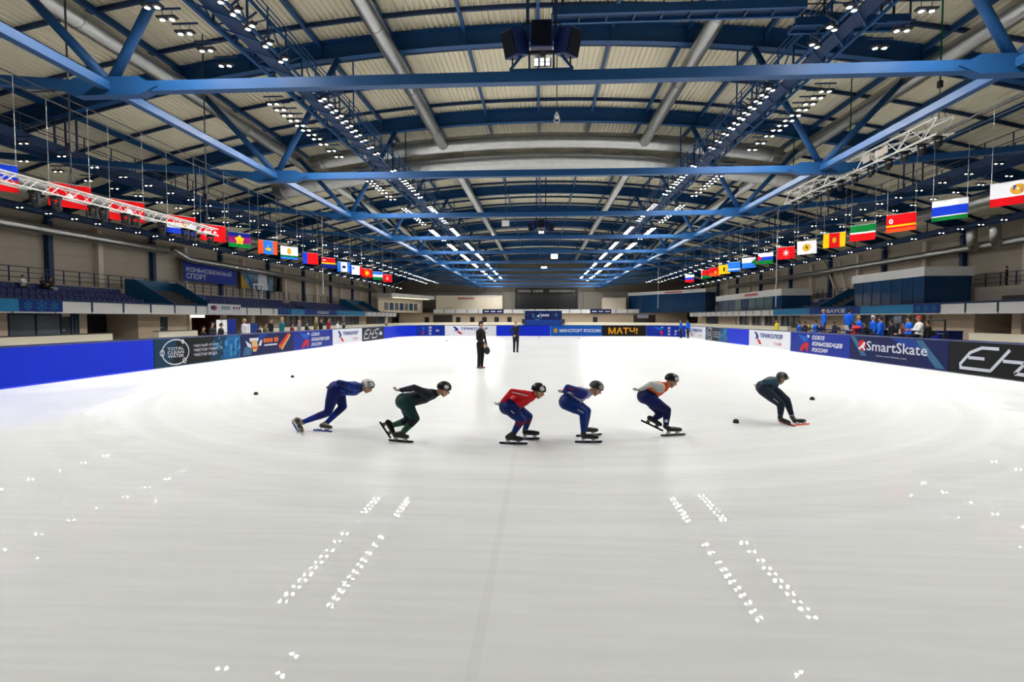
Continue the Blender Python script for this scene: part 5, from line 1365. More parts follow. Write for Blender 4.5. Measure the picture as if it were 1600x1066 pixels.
def skate(par, heel, toe, ankle, boot_m, blade_m, name='skate'):
    """heel / toe: ends of the blade's lower edge; ankle: joint above it"""
    heel = Vector(heel); toe = Vector(toe); ankle = Vector(ankle); d = (toe - heel).normalized(); mid = (heel + toe) / 2
    u = ankle - mid; u = (u - d * u.dot(d)).normalized(); s = d.cross(u)
    P = lambda a, b, c: mid + d * a + s * b + u * c
    caps = [(P(-0.085, 0, 0.115), P(0.03, 0, 0.108), 0.042, 0.042, 0), (P(0.03, 0, 0.108), P(0.125, 0, 0.098), 0.042, 0.034, 0), (P(-0.085, 0, 0.12), ankle + (ankle - P(-0.07, 0, 0.11)).normalized() * 0.01, 0.042, 0.046, 0)]
    me = fuse('skate_boot', caps, [boot_m], 0.010, 2, org=worg(par)); o = bpy.data.objects.new('skate_boot', me); COL.objects.link(o); o.parent = par
    L = (toe - heel).length / 2
    q = MB(); q.prism([(-L, 0.004), (-L * 0.94, 0.0), (L * 0.93, 0.0), (L, 0.008), (L, 0.030), (-L, 0.030)], lambda a, c, w_: P(a, w_, c), -0.006, 0.006); bl = q.build('blade', blade_m, o)
    for a in (-0.085, 0.075):
        q = MB(); q.prism([(a - 0.035, 0.028), (a + 0.035, 0.028), (a + 0.022, 0.078), (a - 0.022, 0.078)], lambda e, c, w_: P(e, w_, c), -0.014, 0.014); q.build('blade_cup', STEEL, o)
    return o

def jp(z, x0, y0, k, Y, lean=0.0):
    """zoomed-crop point -> world point in the skater's plane y = Y + lean * height"""
    X_, Y_ = x0 + z[0] / k, y0 + z[1] / k
    p = px(X_, Y_, Y=Y)
    for _ in range(3): p = px(X_, Y_, Y=Y + lean * max(p.z, 0))
    return p

def skater(label, crop, J, C, blade_m, patch, shell, extra=None, lean=0.12, hk=0.92):
    """crop = (x0, y0, scale); J: joints in crop pixels; C: clothing colours; r.. is the leg and arm on the camera side"""
    x0, y0, k = crop
    g = J['ground']                                    # a point of the supporting blade: on the ice
    G = px(x0 + g[0] / k, y0 + g[1] / k, Z=0.0); Y = G.y
    t = thing('person', (G.x, G.y, 0), label, 'person', 'short-track skaters')
    W = lambda nm, dy=0.0: jp(J[nm], x0, y0, k, Y + dy, lean)
    pel, che, nk, hd = W('pelvis'), W('chest'), W('neck'), W('head')
    hipr, hipl = W('hipr', -0.08), W('hipl', 0.08)
    shr, shl = W('shr', -0.15), W('shr', 0.16)
    knr, knl = W('knr', J.get('knr_d', -0.10)), W('knl', J.get('knl_d', 0.10))
    anr, anl = W('anr', J.get('anr_d', -0.08)), W('anl', J.get('anl_d', 0.10))
    elr, har = W('elr', -0.22), W('har', -0.05)
    ell_ = jp((J['elr'][0] + 10, J['elr'][1] + 20), x0, y0, k, Y + 0.24, lean); hal = jp((J['har'][0] + 8, J['har'][1] + 6), x0, y0, k, Y + 0.07, lean)
    mats = [C['leg'], C['top'], C['arm'], SKIN, C.get('shin', C['leg']), C.get('hip', C['leg']), C.get('knee', C['leg']), C.get('cuff', C.get('shin', C['leg']))]
    hf = Vector((J.get('face', (0.86, 0.0, -0.45)))); hu = Vector((0.45, 0, 0.9))
    hcaps, H, f, s, u = head_caps(hd, hf, hu, hk, 3)
    mid = pel.lerp(che, 0.5)
    def leg(hip, kn, an):
        calf = kn.lerp(an, 0.35); cf = kn.lerp(an, 0.85)
        return [(hip, hip.lerp(kn, 0.5), 0.116, 0.100, 5), (hip.lerp(kn, 0.45), kn, 0.101, 0.069, 0), (kn, calf, 0.069, 0.064, 6), (calf, cf, 0.063, 0.046, 4), (cf, an, 0.045, 0.042, 7)]
    caps = leg(hipr, knr, anr) + leg(hipl, knl, anl)
    caps += [(pel + Vector((-0.01, 0, 0)), pel.lerp(che, 0.2), 0.135, 0.128, 5, ((0, 1, 0), 1.15)), (pel.lerp(che, 0.25), mid, 0.120, 0.122, 1, ((0, 1, 0), 1.2)), (mid, che, 0.122, 0.128, 1, ((0, 1, 0), 1.3)), (che, che.lerp(nk, 0.72), 0.122, 0.088, 1, ((0, 1, 0), 1.25)), (che.lerp(nk, 0.7), nk.lerp(hd, 0.12), 0.080, 0.060, 1), (nk, hd, 0.054, 0.05, 3)]
    for sh, el, ha in ((shr, elr, har), (shl, ell_, hal)):
        caps += [(sh, el, 0.070, 0.050, 2), (el, ha, 0.049, 0.033, 2)]
    caps += hcaps
    me = fuse('body', caps, mats, 0.0125, 2, org=(G.x, G.y, 0)); o = bpy.data.objects.new('body', me); COL.objects.link(o); o.parent = t
    face_bits(t, H, f, s, u, hk); helmet(t, H, f, s, u, hk, shell, patch)
    gl = C.get('glove', GLOVEG)
    for ha, el, sd in ((har, elr, 1), (hal, ell_, -1)):
        d = (ha - el).normalized() + Vector((-0.35, 0, 0.1)); hand(t, ha, d, (0.2, 0, 0.9), gl, sd, 'glove', 0.95)
    for nm, an in (('r', anr), ('l', anl)):
        hz, tz = J['bl' + nm]
        dd = J.get('bl%s_d' % nm, -0.08 if nm == 'r' else 0.10)
        if J.get('bl%s_g' % nm, True):
            he = px(x0 + hz[0] / k, y0 + hz[1] / k, Z=0.002); to = px(x0 + tz[0] / k, y0 + tz[1] / k, Z=0.002)
        else:
            he = px(x0 + hz[0] / k, y0 + hz[1] / k, Y=Y + dd); to = px(x0 + tz[0] / k, y0 + tz[1] / k, Y=Y + dd)
        if (to - he).length > 0.46: c_ = (to + he) / 2; v_ = (to - he).normalized() * 0.22; he, to = c_ - v_, c_ + v_
        skate(t, he, to, an, C.get('boot', RUBBER), blade_m)
    if extra: extra(t, dict(pel=pel, che=che, shr=shr, knr=knr, anr=anr, anl=anl, hipr=hipr, elr=elr))
    return t

def stripe(t, a, b_, off, w_, m, nm):
    """a printed band laid along a limb on its camera side"""
    a = Vector(a); b_ = Vector(b_); v = (CAM - (a + b_) / 2); v.z *= 0.3; v = v.normalized()
    q = MB(); q.bar(a + v * off, b_ + v * off, w_, 0.012); q.build(nm, m, t)

C1 = dict(leg=pm('navy_suit', 12, 24, 92), top=mat('mottled_blue_suit', srgb(10, 44, 130), 0.5, var=0.75, scale=16, spec=0.25, hard=True), arm=mat('mottled_blue_suit', (0, 0, 1)), shin=pm('blue_shin', 14, 40, 130), boot=mat('cream_black_boot', (0.16, 0.14, 0.10), 0.4, var=0.8, scale=14, hard=True))
BL_B = mat('blue_blade', srgb(30, 60, 150), 0.3, 0.3); BL_K = mat('dark_blade', (0.03, 0.03, 0.035), 0.3, 0.5); BL_N = mat('navy_blade', srgb(10, 22, 60), 0.3, 0.3); BL_O = mat('orange_blade', srgb(225, 70, 20), 0.35)
W_HEL = mat('white_grey_helmet', (0.45, 0.45, 0.45), 0.35, var=0.75, scale=12, hard=True); K_HEL = mat('black_helmet', (0.014, 0.014, 0.016), 0.25, var=0.3, scale=12); G_HEL = mat('grey_camo_helmet', (0.07, 0.07, 0.065), 0.35, var=0.8, scale=22, hard=True)
PATCH = mat('white_number_cover', (0.75, 0.75, 0.75), 0.5, var=0.25, scale=30); PATCHK = mat('grey_number_cover', (0.35, 0.35, 0.36), 0.5, var=0.4, scale=30)
sk1 = skater('skater in mottled blue suit pushing off, last of the line, white-grey helmet', (445, 580, 10.66),
    dict(ground=(620, 1005), pelvis=(860, 290), chest=(1150, 290), neck=(1275, 270), head=(1372, 262), hipr=(820, 330), hipl=(880, 330), shr=(1180, 270), elr=(900, 190), har=(800, 270),
         knr=(720, 690), anr=(300, 850), knl=(970, 590), anl=(690, 870), blr=((115, 850), (205, 1000)), bll=((470, 990), (775, 1020)), blr_g=False, blr_d=0.0, face=(0.85, -0.1, -0.5)), C1, BL_B, PATCHK, W_HEL)
C2 = dict(leg=pm('dark_green_suit', 22, 56, 54), top=pm('charcoal_green_top', 24, 34, 42), arm=pm('charcoal_sleeve', 30, 34, 46), shin=pm('green_shin', 38, 76, 62), knee=pm('black_knee', 18, 22, 32), hip=pm('green_hip', 26, 62, 60))
sk2 = skater('skater in dark green suit with black helmet, one skate trailing on its tip', (580, 585, 9.267),
    dict(ground=(430, 975), pelvis=(480, 390), chest=(760, 310), neck=(930, 280), head=(1050, 225), hipr=(480, 410), hipl=(500, 400), shr=(840, 300), elr=(620, 190), har=(430, 225),
         knr=(640, 640), anr=(440, 860), knl=(560, 660), anl=(300, 740), blr=((255, 962), (612, 990)), bll=((112, 695), (270, 935)), bll_g=False, bll_d=0.05, face=(0.9, -0.1, -0.35)), C2, BL_K, PATCH, K_HEL)
C3 = dict(leg=pm('blue_trouser', 10, 42, 110), top=pm('red_top', 205, 18, 26), arm=pm('red_sleeve', 200, 20, 30), shin=pm('blue_shin2', 14, 40, 110), knee=pm('maroon_knee', 90, 24, 60), cuff=pm('grey_gaiter', 150, 150, 146), hip=pm('blue_hip', 10, 36, 98), glove=mat('pale_glove', (0.5, 0.5, 0.48), 0.7))
def ex3(t, D):
    stripe(t, D['elr'], D['shr'], 0.066, 0.02, P_WHITE, 'sleeve_stripe'); stripe(t, D['hipr'].lerp(D['knr'], 0.15), D['hipr'].lerp(D['knr'], 0.4), 0.10, 0.035, P_SILVER, 'thigh_patch')
sk3 = skater('skater with red top and blue trousers crouching, black helmet with white number cover', (765, 590, 9.69),
    dict(ground=(360, 1010), pelvis=(280, 440), chest=(510, 310), neck=(650, 280), head=(735, 215), hipr=(300, 460), hipl=(330, 440), shr=(580, 270), elr=(340, 215), har=(190, 370),
         knr=(480, 640), anr=(360, 850), knl=(590, 590), anl=(540, 790), blr=((148, 1000), (575, 1012)), bll=((470, 942), (755, 935)), knl_d=0.2, anl_d=0.3, face=(0.9, -0.1, -0.35)), C3, BL_N, PATCH, K_HEL, ex3)
C4 = dict(leg=pm('blue_trouser4', 8, 46, 118), top=pm('white_blue_top', 150, 155, 185), arm=pm('blue_sleeve4', 30, 40, 120), hip=pm('blue_hip4', 8, 42, 112), glove=mat('tan_glove', (0.5, 0.42, 0.32), 0.7))
def ex4(t, D):
    stripe(t, D['elr'].lerp(D['shr'], 0.05), D['elr'].lerp(D['shr'], 0.4), 0.056, 0.03, P_RED, 'sleeve_stripe'); stripe(t, D['hipr'].lerp(D['knr'], 0.3), D['knr'], 0.08, 0.018, P_SILVER, 'thigh_stripe')
sk4 = skater('skater with white and blue top and blue trousers, both skates side by side, grey helmet', (860, 585, 9.27),
    dict(ground=(550, 988), pelvis=(250, 400), chest=(420, 290), neck=(550, 275), head=(655, 215), hipr=(250, 420), hipl=(290, 400), shr=(480, 275), elr=(250, 190), har=(200, 245),
         knr=(480, 550), anr=(480, 860), knl=(530, 530), anl=(500, 800), blr=((355, 988), (748, 988)), bll=((370, 902), (742, 880)), knl_d=0.15, anl_d=0.4, face=(0.85, 0.05, -0.5)), C4, BL_N, PATCHK, G_HEL, ex4)
C5 = dict(leg=pm('deep_navy_trouser', 10, 18, 72), top=pm('orange_top', 226, 84, 24), arm=pm('white_sleeve', 205, 205, 200), hip=pm('navy_hip', 12, 22, 82), cuff=pm('tan_sock', 150, 130, 100), glove=mat('pale_glove', (0.5, 0.5, 0.48), 0.7))
def ex5(t, D):
    stripe(t, D['knr'].lerp(D['anr'], 0.55), D['knr'].lerp(D['anr'], 0.72), 0.056, 0.05, P_WHITE, 'shin_patch')
sk5 = skater('skater with orange and white top and deep navy trousers, rear skate tilted', (985, 575, 9.27),
    dict(ground=(620, 980), pelvis=(220, 410), chest=(390, 300), neck=(510, 270), head=(592, 195), hipr=(235, 430), hipl=(260, 420), shr=(440, 275), elr=(300, 235), har=(150, 310),
         knr=(530, 610), anr=(515, 850), knl=(440, 660), anl=(330, 750), blr=((440, 990), (792, 972)), bll=((148, 770), (470, 925)), bll_g=False, bll_d=0.08, face=(0.9, 0.05, -0.35)), C5, BL_K, PATCH, K_HEL, ex5)
C6 = dict(leg=pm('charcoal_suit', 30, 40, 54), top=pm('charcoal_suit', 30, 40, 54), arm=pm('teal_charcoal_sleeve', 44, 74, 92), shin=pm('charcoal_suit', 30, 40, 54), cuff=pm('pale_cuff', 180, 175, 180), hip=pm('charcoal_suit', 30, 40, 54))
def ex6(t, D):
    stripe(t, D['hipr'].lerp(D['knr'], 0.45), D['hipr'].lerp(D['knr'], 0.85), 0.085, 0.02, P_SILVER, 'thigh_stripe')
sk6 = skater('leading skater in charcoal suit leaning into the turn on orange blades', (1165, 570, 10.15),
    dict(ground=(700, 950), pelvis=(290, 360), chest=(410, 290), neck=(490, 250), head=(560, 225), hipr=(290, 400), hipl=(380, 370), shr=(460, 250), elr=(310, 265), har=(240, 320),
         knr=(560, 630), anr=(550, 830), knl=(650, 560), anl=(740, 830), blr=((480, 893), (860, 1003)), bll=((800, 965), (1022, 945)), face=(0.7, 0.55, -0.45)), C6, BL_O, PATCHK, G_HEL, ex6, lean=0.35)

# ------------------------------------------------------------------ standing and seated people
def person(label, loc, rz, H_, C, pose='stand', hair=HAIR_B, hat=None, arms='down', group=None, voxel=0.018, bulk=1.0):
    """faces local +X before the turn rz; loc = feet (or seat floor) point; built from one fused body"""
    t = thing('person', loc, label, 'person', group)
    k = H_ / 1.75; R = Matrix.Rotation(rz, 3, 'Z'); o = Vector(loc)
    P = lambda x, y, z: o + R @ Vector((x * k, y * k, z * k))
    if pose == 'stand':
        hip = 0.92; sh = 1.42; leg = lambda s: [(P(0, s * 0.09, 0.93), P(0.01, s * 0.10, 0.5), 0.108 * k, 0.075 * k, 0), (P(0.01, s * 0.10, 0.5), P(-0.02, s * 0.10, 0.10), 0.074 * k, 0.056 * k, 0)]
        feet = [(0.0, 0.10), (0.0, -0.10)]; fz = 0.05; fx = -0.02
    else:
        hip = 0.52; sh = 1.02; leg = lambda s: [(P(0, s * 0.09, 0.52), P(0.42, s * 0.12, 0.50), 0.09 * k, 0.065 * k, 0), (P(0.42, s * 0.12, 0.50), P(0.40, s * 0.12, 0.10), 0.06 * k, 0.045 * k, 0)]
        feet = [(0.40, 0.12), (0.40, -0.12)]; fz = 0.05; fx = 0.40
    caps = leg(1) + leg(-1)
    X1 = R @ Vector((1, 0, 0))
    caps += [(P(0, 0, hip + 0.02), P(0, 0, hip + 0.16), 0.135 * k * bulk, 0.125 * k * bulk, 1, (X1, 0.8)), (P(0, 0, hip + 0.15), P(0.01, 0, sh - 0.10), 0.13 * k * bulk, 0.145 * k * bulk, 1, (X1, 0.78)), (P(0, 0.13, sh - 0.02), P(0, -0.13, sh - 0.02), 0.075 * k * bulk, 0.075 * k * bulk, 1), (P(0, 0, sh), P(0.01, 0, sh + 0.12), 0.058 * k, 0.05 * k, 2)]
    hands = []
    for s in (1, -1):
        a = arms if isinstance(arms, str) else arms[0 if s > 0 else 1]
        if a == 'down': el, ha = (-0.02, s * 0.24, sh - 0.30), (0.06, s * 0.24, sh - 0.56)
        elif a == 'fold': el, ha = (0.06, s * 0.25, sh - 0.28), (0.22, s * 0.02, sh - 0.26)
        elif a == 'hold': el, ha = (0.03, s * 0.24, sh - 0.30), (0.20, s * 0.09, sh - 0.50)
        elif a == 'fwd': el, ha = (0.10, s * 0.22, sh - 0.26), (0.34, s * 0.12, sh - 0.26)
        elif a == 'back': el, ha = (-0.14, s * 0.24, sh - 0.26), (-0.16, s * 0.06, sh - 0.44)
        else: el, ha = (0.16, s * 0.24, sh - 0.18), (0.24, s * 0.10, sh + 0.05)      # hand raised to the face
        el, ha, sp = P(*el), P(*ha), P(0, s * 0.19, sh - 0.03)
        caps += [(sp, el, 0.062 * k * bulk, 0.050 * k * bulk, 3), (el, ha, 0.048 * k * bulk, 0.036 * k, 3)]; hands.append((ha, (ha - el), s))
    hc = P(0.03, 0, sh + 0.24)
    hcaps, Hh, f, s_, u = head_caps(hc, R @ Vector((1, 0, -0.08)), (0, 0, 1), 0.98 * k, 2)
    caps += hcaps
    me = fuse('body', caps, [C['leg'], C['top'], SKIN, C.get('arm', C['top'])], voxel, 2, org=loc); b_ = bpy.data.objects.new('body', me); COL.objects.link(b_); b_.parent = t
    face_bits(t, Hh, f, s_, u, 0.98 * k)
    if hair: hair_cap(t, Hh, f, s_, u, 0.98 * k, hair)
    if hat: hair_cap(t, Hh, f, s_, u, 1.05 * k, hat, 'cap', 0.5)
    for ha, d, s in hands: hand(t, ha, d, (0, -s, -0.2), SKIN, s, 'hand', k)
    for fy in (0.10, -0.10):
        q = MB(); sy = 1 if fy > 0 else -1; yy = feet[0][1] * sy
        c = [(P(fx - 0.05, yy, fz), P(fx + 0.13, yy, fz - 0.012), 0.048 * k, 0.036 * k, 0, ((0, 0, 1), 0.85))]
        m2 = fuse('shoe', c, [C.get('shoe', RUBBER)], 0.02, 1, org=loc); so = bpy.data.objects.new('shoe', m2); COL.objects.link(so); so.parent = t
    return t
K = dict(leg=pm('black', 20, 20, 22), top=pm('black', 20, 20, 22)); BLJ = lambda: dict(leg=pm('dark_trouser', 26, 28, 36), top=pm('bright_blue_jacket', 14, 96, 220))
# two coaches on the ice
p = px(751, 576, Z=0); p.z = 0.0
co = person('coach in black with dark scarf standing on the ice holding a dark bag', p, -0.5, 1.80, dict(leg=pm('black', 20, 20, 22), top=pm('maroon_black', 30, 18, 22), shoe=mat('brown_skates', (0.20, 0.09, 0.05), 0.5)), arms='hold', group='coaches on the ice', voxel=0.014)
q = MB(); q.ell(p + Vector((0.02, -0.02, 1.50)), (0.10, 0.10, 0.06), 12, 8); q.build('scarf', BLACK, co, smooth=True)
hb = p + Vector((0.265, -0.145, 0.70)); t = thing('hand_bag', (hb.x, hb.y, hb.z), 'black bag held by the coach in black', 'bag')
q = MB(); q.ell(hb, (0.12, 0.08, 0.15), 14, 10); q.build('bag_body', BLACK, t, smooth=True); q = MB(); q.path([hb + Vector((-0.07, 0, 0.12)), hb + Vector((0.0, 0.0, 0.24)), hb + Vector((0.05, 0, 0.12))], 0.012, 6); q.build('bag_handle', BLACK, t)
p = px(806, 551, Z=0); p.z = 0.0
person('fair-haired coach in charcoal standing farther off on the ice', p, 1.2, 1.78, dict(leg=pm('charcoal_trouser', 34, 36, 44), top=pm('charcoal_coat', 30, 34, 44)), hair=HAIR_F, arms='back', group='coaches on the ice', voxel=0.016)
# two officials by the boards at the far corner
for x, lb, kk in ((1066, 'person in bright blue jacket by the far corner boards, farther from the white board', 0), (1077, 'person in bright blue jacket by the far corner boards, next to the white board', 1)):
    p = px(x, 528.2, Z=0); p.z = 0.0; p.x -= 0.3; p.y -= 0.6; person(lb, p, 2.2 if kk else 2.6, 1.75, BLJ(), group='officials in blue at the corner', arms='down', voxel=0.025, bulk=1.25)
# people behind the left boards: (x, head-top y, X, clothes, hair, pose, label)
def behind(x, yt, X, C, label, rz=None, pose='stand', hair=HAIR_B, hat=None, arms='down', base=0.0, grp='people behind the boards'):
    p = px(x, yt, X=X); top = p.z - base
    if pose == 'seat': H_ = top / (1.40 / 1.75); H_ = min(max(H_, 1.45), 1.95)
    else: H_ = min(max(top, 1.45), 1.95)
    if rz is None: rz = 0.2 if X < 0 else math.pi - 0.2
    person(label, (X, p.y, base), rz, H_, C, 'seat' if pose == 'seat' else 'stand', hair, hat, arms, grp, 0.022, 1.32)
    return p
cl = lambda a, b_: dict(leg=a, top=b_)
DK = pm('dark_trouser', 26, 28, 36)
behind(317, 511, -17.0, cl(DK, pm('black', 20, 20, 22)), 'person in black with bare lit face behind the water-drop board', pose='stand')
behind(331, 504, -17.6, cl(DK, pm('charcoal_coat', 30, 34, 44)), 'person in charcoal beside the folding white screen', arms='fold')
behind(381, 499, -18.0, cl(pm('grey_trouser', 90, 90, 96), pm('pale_grey_coat', 190, 188, 196)), 'person in pale grey coat beside the blue screen', hair=HAIR_F)
behind(414, 506, -17.0, cl(DK, pm('olive_coat', 72, 70, 40)), 'person in olive coat behind the navy sausage advert', arms='fold')
behind(423, 498, -17.6, cl(DK, pm('black', 20, 20, 22)), 'tall person in black next to the olive coat')
behind(440, 496, -17.2, cl(DK, pm('teal_jacket', 10, 96, 104)), 'fair-haired person in teal jacket behind the sausage picture', hair=HAIR_F)
behind(456, 506, -17.0, cl(DK, pm('maroon_hood', 96, 20, 30)), 'person in maroon hooded coat leaning by the boards', hat=pm('maroon_hood', 96, 20, 30), arms='fwd')
behind(479, 504, -17.0, cl(DK, pm('black', 20, 20, 22)), 'dark-haired person in black behind the union board', arms='fwd')
behind(493, 496, -17.8, cl(DK, pm('olive_brown', 98, 86, 44)), 'person in olive brown behind the union board', hair=HAIR_F)
behind(501, 498, -17.2, cl(DK, pm('black', 20, 20, 22)), 'person in black beside the maroon and blue clothed one')
behind(513, 494, -17.4, cl(pm('blue_trouser', 10, 42, 110), pm('maroon_coat', 130, 20, 40)), 'person in maroon top with blue trousers at the union board end')
behind(527, 502, -17.2, cl(pm('green_trouser', 40, 110, 60), pm('white_coat', 210, 206, 208)), 'person in white coat behind the white emblem board')
behind(537, 503, -17.6, cl(DK, pm('dark_teal_coat', 12, 40, 48)), 'person in dark teal coat behind the white emblem board')
# officials' platform behind the right boards
PY0, PY1 = px(1470, 520, X=17).y, px(1222, 520, X=17).y
PZ = 0.55
t = thing('judges_platform', (18.4, PY0, 0), 'low dark platform for the officials behind the right boards', 'platform')
q = MB(); q.span((16.2, PY0, PZ - 0.08), (20.6, PY1, PZ)); q.build('deck', DARKGREY, t)
for yy in [PY0 + 0.3 + i * (PY1 - PY0 - 0.6) / 6 for i in range(7)]:
    for xx in (16.4, 20.4):
        q = MB(); q.span((xx - 0.05, yy - 0.05, 0), (xx + 0.05, yy + 0.05, PZ - 0.08)); q.build('leg', DARKGREY, t)
B_ = lambda x, yt, X, C, lb, **kw: behind(x, yt, X, C, lb, base=PZ, grp='officials behind the boards', **kw)
LOGOJ = lambda: dict(leg=DK, top=pm('bright_blue_jacket', 14, 96, 220))
B_(1215, 498, 19.6, cl(DK, pm('yellow_bib', 200, 180, 30)), 'official in yellow bib at the platform end') if False else behind(1214, 500, 18.5, cl(DK, pm('yellow_bib', 200, 180, 30)), 'person in yellow bib past the platform', grp='officials behind the boards')
B_(1249, 503, 17.4, LOGOJ(), 'seated official in blue jacket at the platform end', pose='seat')
B_(1275, 500, 17.4, LOGOJ(), 'seated dark-haired official in blue jacket before the standing one', pose='seat')
B_(1288, 471, 19.2, dict(leg=pm('grey_trouser', 90, 90, 96), top=pm('bright_blue_jacket', 14, 96, 220)), 'fair official in blue jacket standing tall with grey trousers', hair=HAIR_F)
B_(1327, 479, 19.4, dict(leg=pm('blue_trouser', 10, 42, 110), top=pm('bright_blue_jacket', 14, 96, 220)), 'official in blue jacket and blue trousers standing with back turned', rz=0.4)
B_(1343, 491, 19.0, LOGOJ(), 'fair-haired seated official in blue jacket near the red bag', hair=HAIR_F, pose='seat')
B_(1365, 489, 19.4, LOGOJ(), 'official with white cap behind the white laptop', hat=pm('white_cap', 225, 225, 228), pose='seat')
B_(1377, 494, 17.5, LOGOJ(), 'broad official in blue jacket seated right at the boards', pose='seat', rz=2.4)
B_(1421, 494, 18.2, LOGOJ(), 'official in blue jacket seated beside the monitor', pose='seat')
B_(1437, 493, 18.0, cl(DK, pm('white_shirt', 215, 214, 212)), 'official in white shirt and red-white cap bending over', hat=pm('red_white_cap', 200, 60, 60), pose='seat', arms='fwd')
B_(1258, 506, 18.6, cl(DK, pm('dark_brown_coat', 44, 28, 24)), 'person in brown coat seated between two blue-jacketed officials', pose='seat')
B_(1304, 503, 19.8, cl(DK, pm('purple_coat', 50, 30, 90)), 'person in purple coat seated behind the bottles', pose='seat')
B_(1334, 504, 17.5, cl(DK, pm('red_jacket', 180, 24, 40)), 'person in red jacket seated near the red bag', pose='seat')
B_(1352, 503, 18.2, cl(DK, pm('black', 20, 20, 22)), 'person in black seated behind the laptops', pose='seat')
B_(1393, 500, 19.8, cl(DK, pm('dark_trouser', 26, 28, 36)), 'person in dark clothes seated just past the monitor pole', pose='seat')
B_(1412, 502, 19.7, cl(DK, pm('rust_coat', 110, 50, 40)), 'person in rust coat seated by the monitor', pose='seat')
B_(1450, 500, 18.6, cl(DK, pm('black', 20, 20, 22)), 'person in black seated beside the pipe barrier', pose='seat')
behind(345, 506, -17.2, cl(DK, pm('charcoal_coat', 30, 34, 44)), 'person in charcoal in front of the white folding screen')
behind(405, 509, -16.8, cl(DK, pm('dark_brown_coat', 44, 28, 24)), 'person in brown coat next to the low blue screen')
behind(467, 501, -17.8, cl(DK, pm('grey_coat', 120, 116, 124)), 'person in grey coat between maroon hood and black coat', hair=HAIR_F)
# spectators in the stands
for x, yt, rz, C, lb in ((35, 424, 0.3, cl(pm('grey_trouser', 90, 90, 96), pm('white_coat', 210, 206, 208)), 'spectator in white coat seated alone in the stand'), (66, 429, 0.2, cl(DK, pm('dark_brown_coat', 44, 28, 24)), 'spectator in brown coat seated in the stand'),
                         (78, 430, 0.1, cl(pm('white_trouser', 200, 196, 196), pm('dark_brown_coat', 44, 28, 24)), 'spectator in brown coat with white trousers seated in the stand')):
    X = -38.5; p = px(x, yt, X=X); person(lb, (X, p.y, 3.80), rz, 1.72, C, 'seat', HAIR_B, None, 'fwd', 'spectators in the stand', 0.03, 1.3)
p = px(1573, 428, X=40.6); person('person in black standing on the back walkway by the blue column', (40.6, p.y, 4.7), 2.6, 1.75, K, 'stand', HAIR_B, None, 'down', None, 0.03)
# ================================================================== things behind the boards
def chair(loc, rz, label):
    t = thing('folding_chair', loc, label, 'chair', 'officials\' chairs', rz)
    q = MB(); q.box((0, 0, 0.36), (0.40, 0.42, 0.04)); q.build('seat', BLACK, t, local=True)
    q = MB(); q.box((-0.21, 0, 0.66), (0.03, 0.40, 0.26)); q.build('backrest', BLACK, t, local=True)
    for sx in (-0.19, 0.17):
        for sy in (-0.19, 0.19):
            q = MB(); q.box((sx, sy, (0.17 if sx > 0 else 0.40)), (0.03, 0.03, (0.34 if sx > 0 else 0.80))); q.build('leg', DARKGREY, t, local=True)
for o in list(COL.objects):
    if o.name.startswith('person') and o.get('group') == 'officials behind the boards' and 'seated' in o['label'] + (' seated' if 'bending' in o['label'] or 'white cap' in o['label'] else ''):
        chair((o.location.x + 0.06, o.location.y, o.location.z), math.pi, 'black folding chair under the %s' % o['label'].replace('seated ', '').split(' at the')[0].split(' before')[0])
def table(x, y0, y1, z, label, m=DARKGREY, w_=0.7):
    t = thing('work_table', (x, y0, z), label, 'table', 'officials\' tables')
    q = MB(); q.span((x - w_ / 2, y0, z + 0.70), (x + w_ / 2, y1, z + 0.74)); q.build('table_top', m, t)
    for xx in (x - w_ / 2 + 0.05, x + w_ / 2 - 0.05):
        for yy in (y0 + 0.06, y1 - 0.06):
            q = MB(); q.span((xx - 0.02, yy - 0.02, z), (xx + 0.02, yy + 0.02, z + 0.70)); q.build('leg', DARKGREY, t)
ya, yb = px(1372, 520, X=16.6).y, px(1300, 520, X=16.6).y
table(16.6, ya + 1.2, ya + 4.2, PZ, 'dark table in front of the blue-jacketed officials', P_NAVY)
table(16.6, ya + 4.6, ya + 7.6, PZ, 'dark table under the scattered bottles and cups', P_NAVY)
TZ = PZ + 0.74
bot = [(ya + 4.9, (60, 30, 110), 'dark purple bottle on the officials\' table'), (ya + 5.2, (30, 30, 90), 'dark blue bottle on the officials\' table'), (ya + 5.6, (16, 18, 24), 'black bottle on the officials\' table'),
       (ya + 6.2, (210, 210, 205), 'white cup on the officials\' table'), (ya + 6.6, (160, 190, 60), 'lime green bottle on the officials\' table')]
for y, c, lb in bot:
    q = MB(); q.lathe([(0.045, 0), (0.045, 0.16), (0.02, 0.21), (0.02, 0.25), (0.001, 0.25)], n=12); o = q.build('drinking_bottle' if 'bottle' in lb else 'cup', mat('bottle_%d_%d_%d' % c, srgb(*c), 0.3), local=True, smooth=True)
    o.location = (16.55, y, TZ); tag(o, lb, 'bottle' if 'bottle' in lb else 'cup', 'table drinks')
def laptop(x, y, z, label, m):
    t = thing('laptop', (x, y, z), label, 'laptop')
    q = MB(); q.box((x, y, z + 0.01), (0.26, 0.38, 0.02)); q.build('base', m, t); q = MB(); q.box((x - 0.16, y, z + 0.14), (0.015, 0.38, 0.26), Matrix.Rotation(-0.25, 3, 'Y')); q.build('lid', m, t)
laptop(16.6, ya + 2.4, TZ, 'white laptop on the table before the officials', WHITE)
laptop(16.6, ya + 3.5, TZ, 'dark laptop on the table before the officials', DARKGREY)
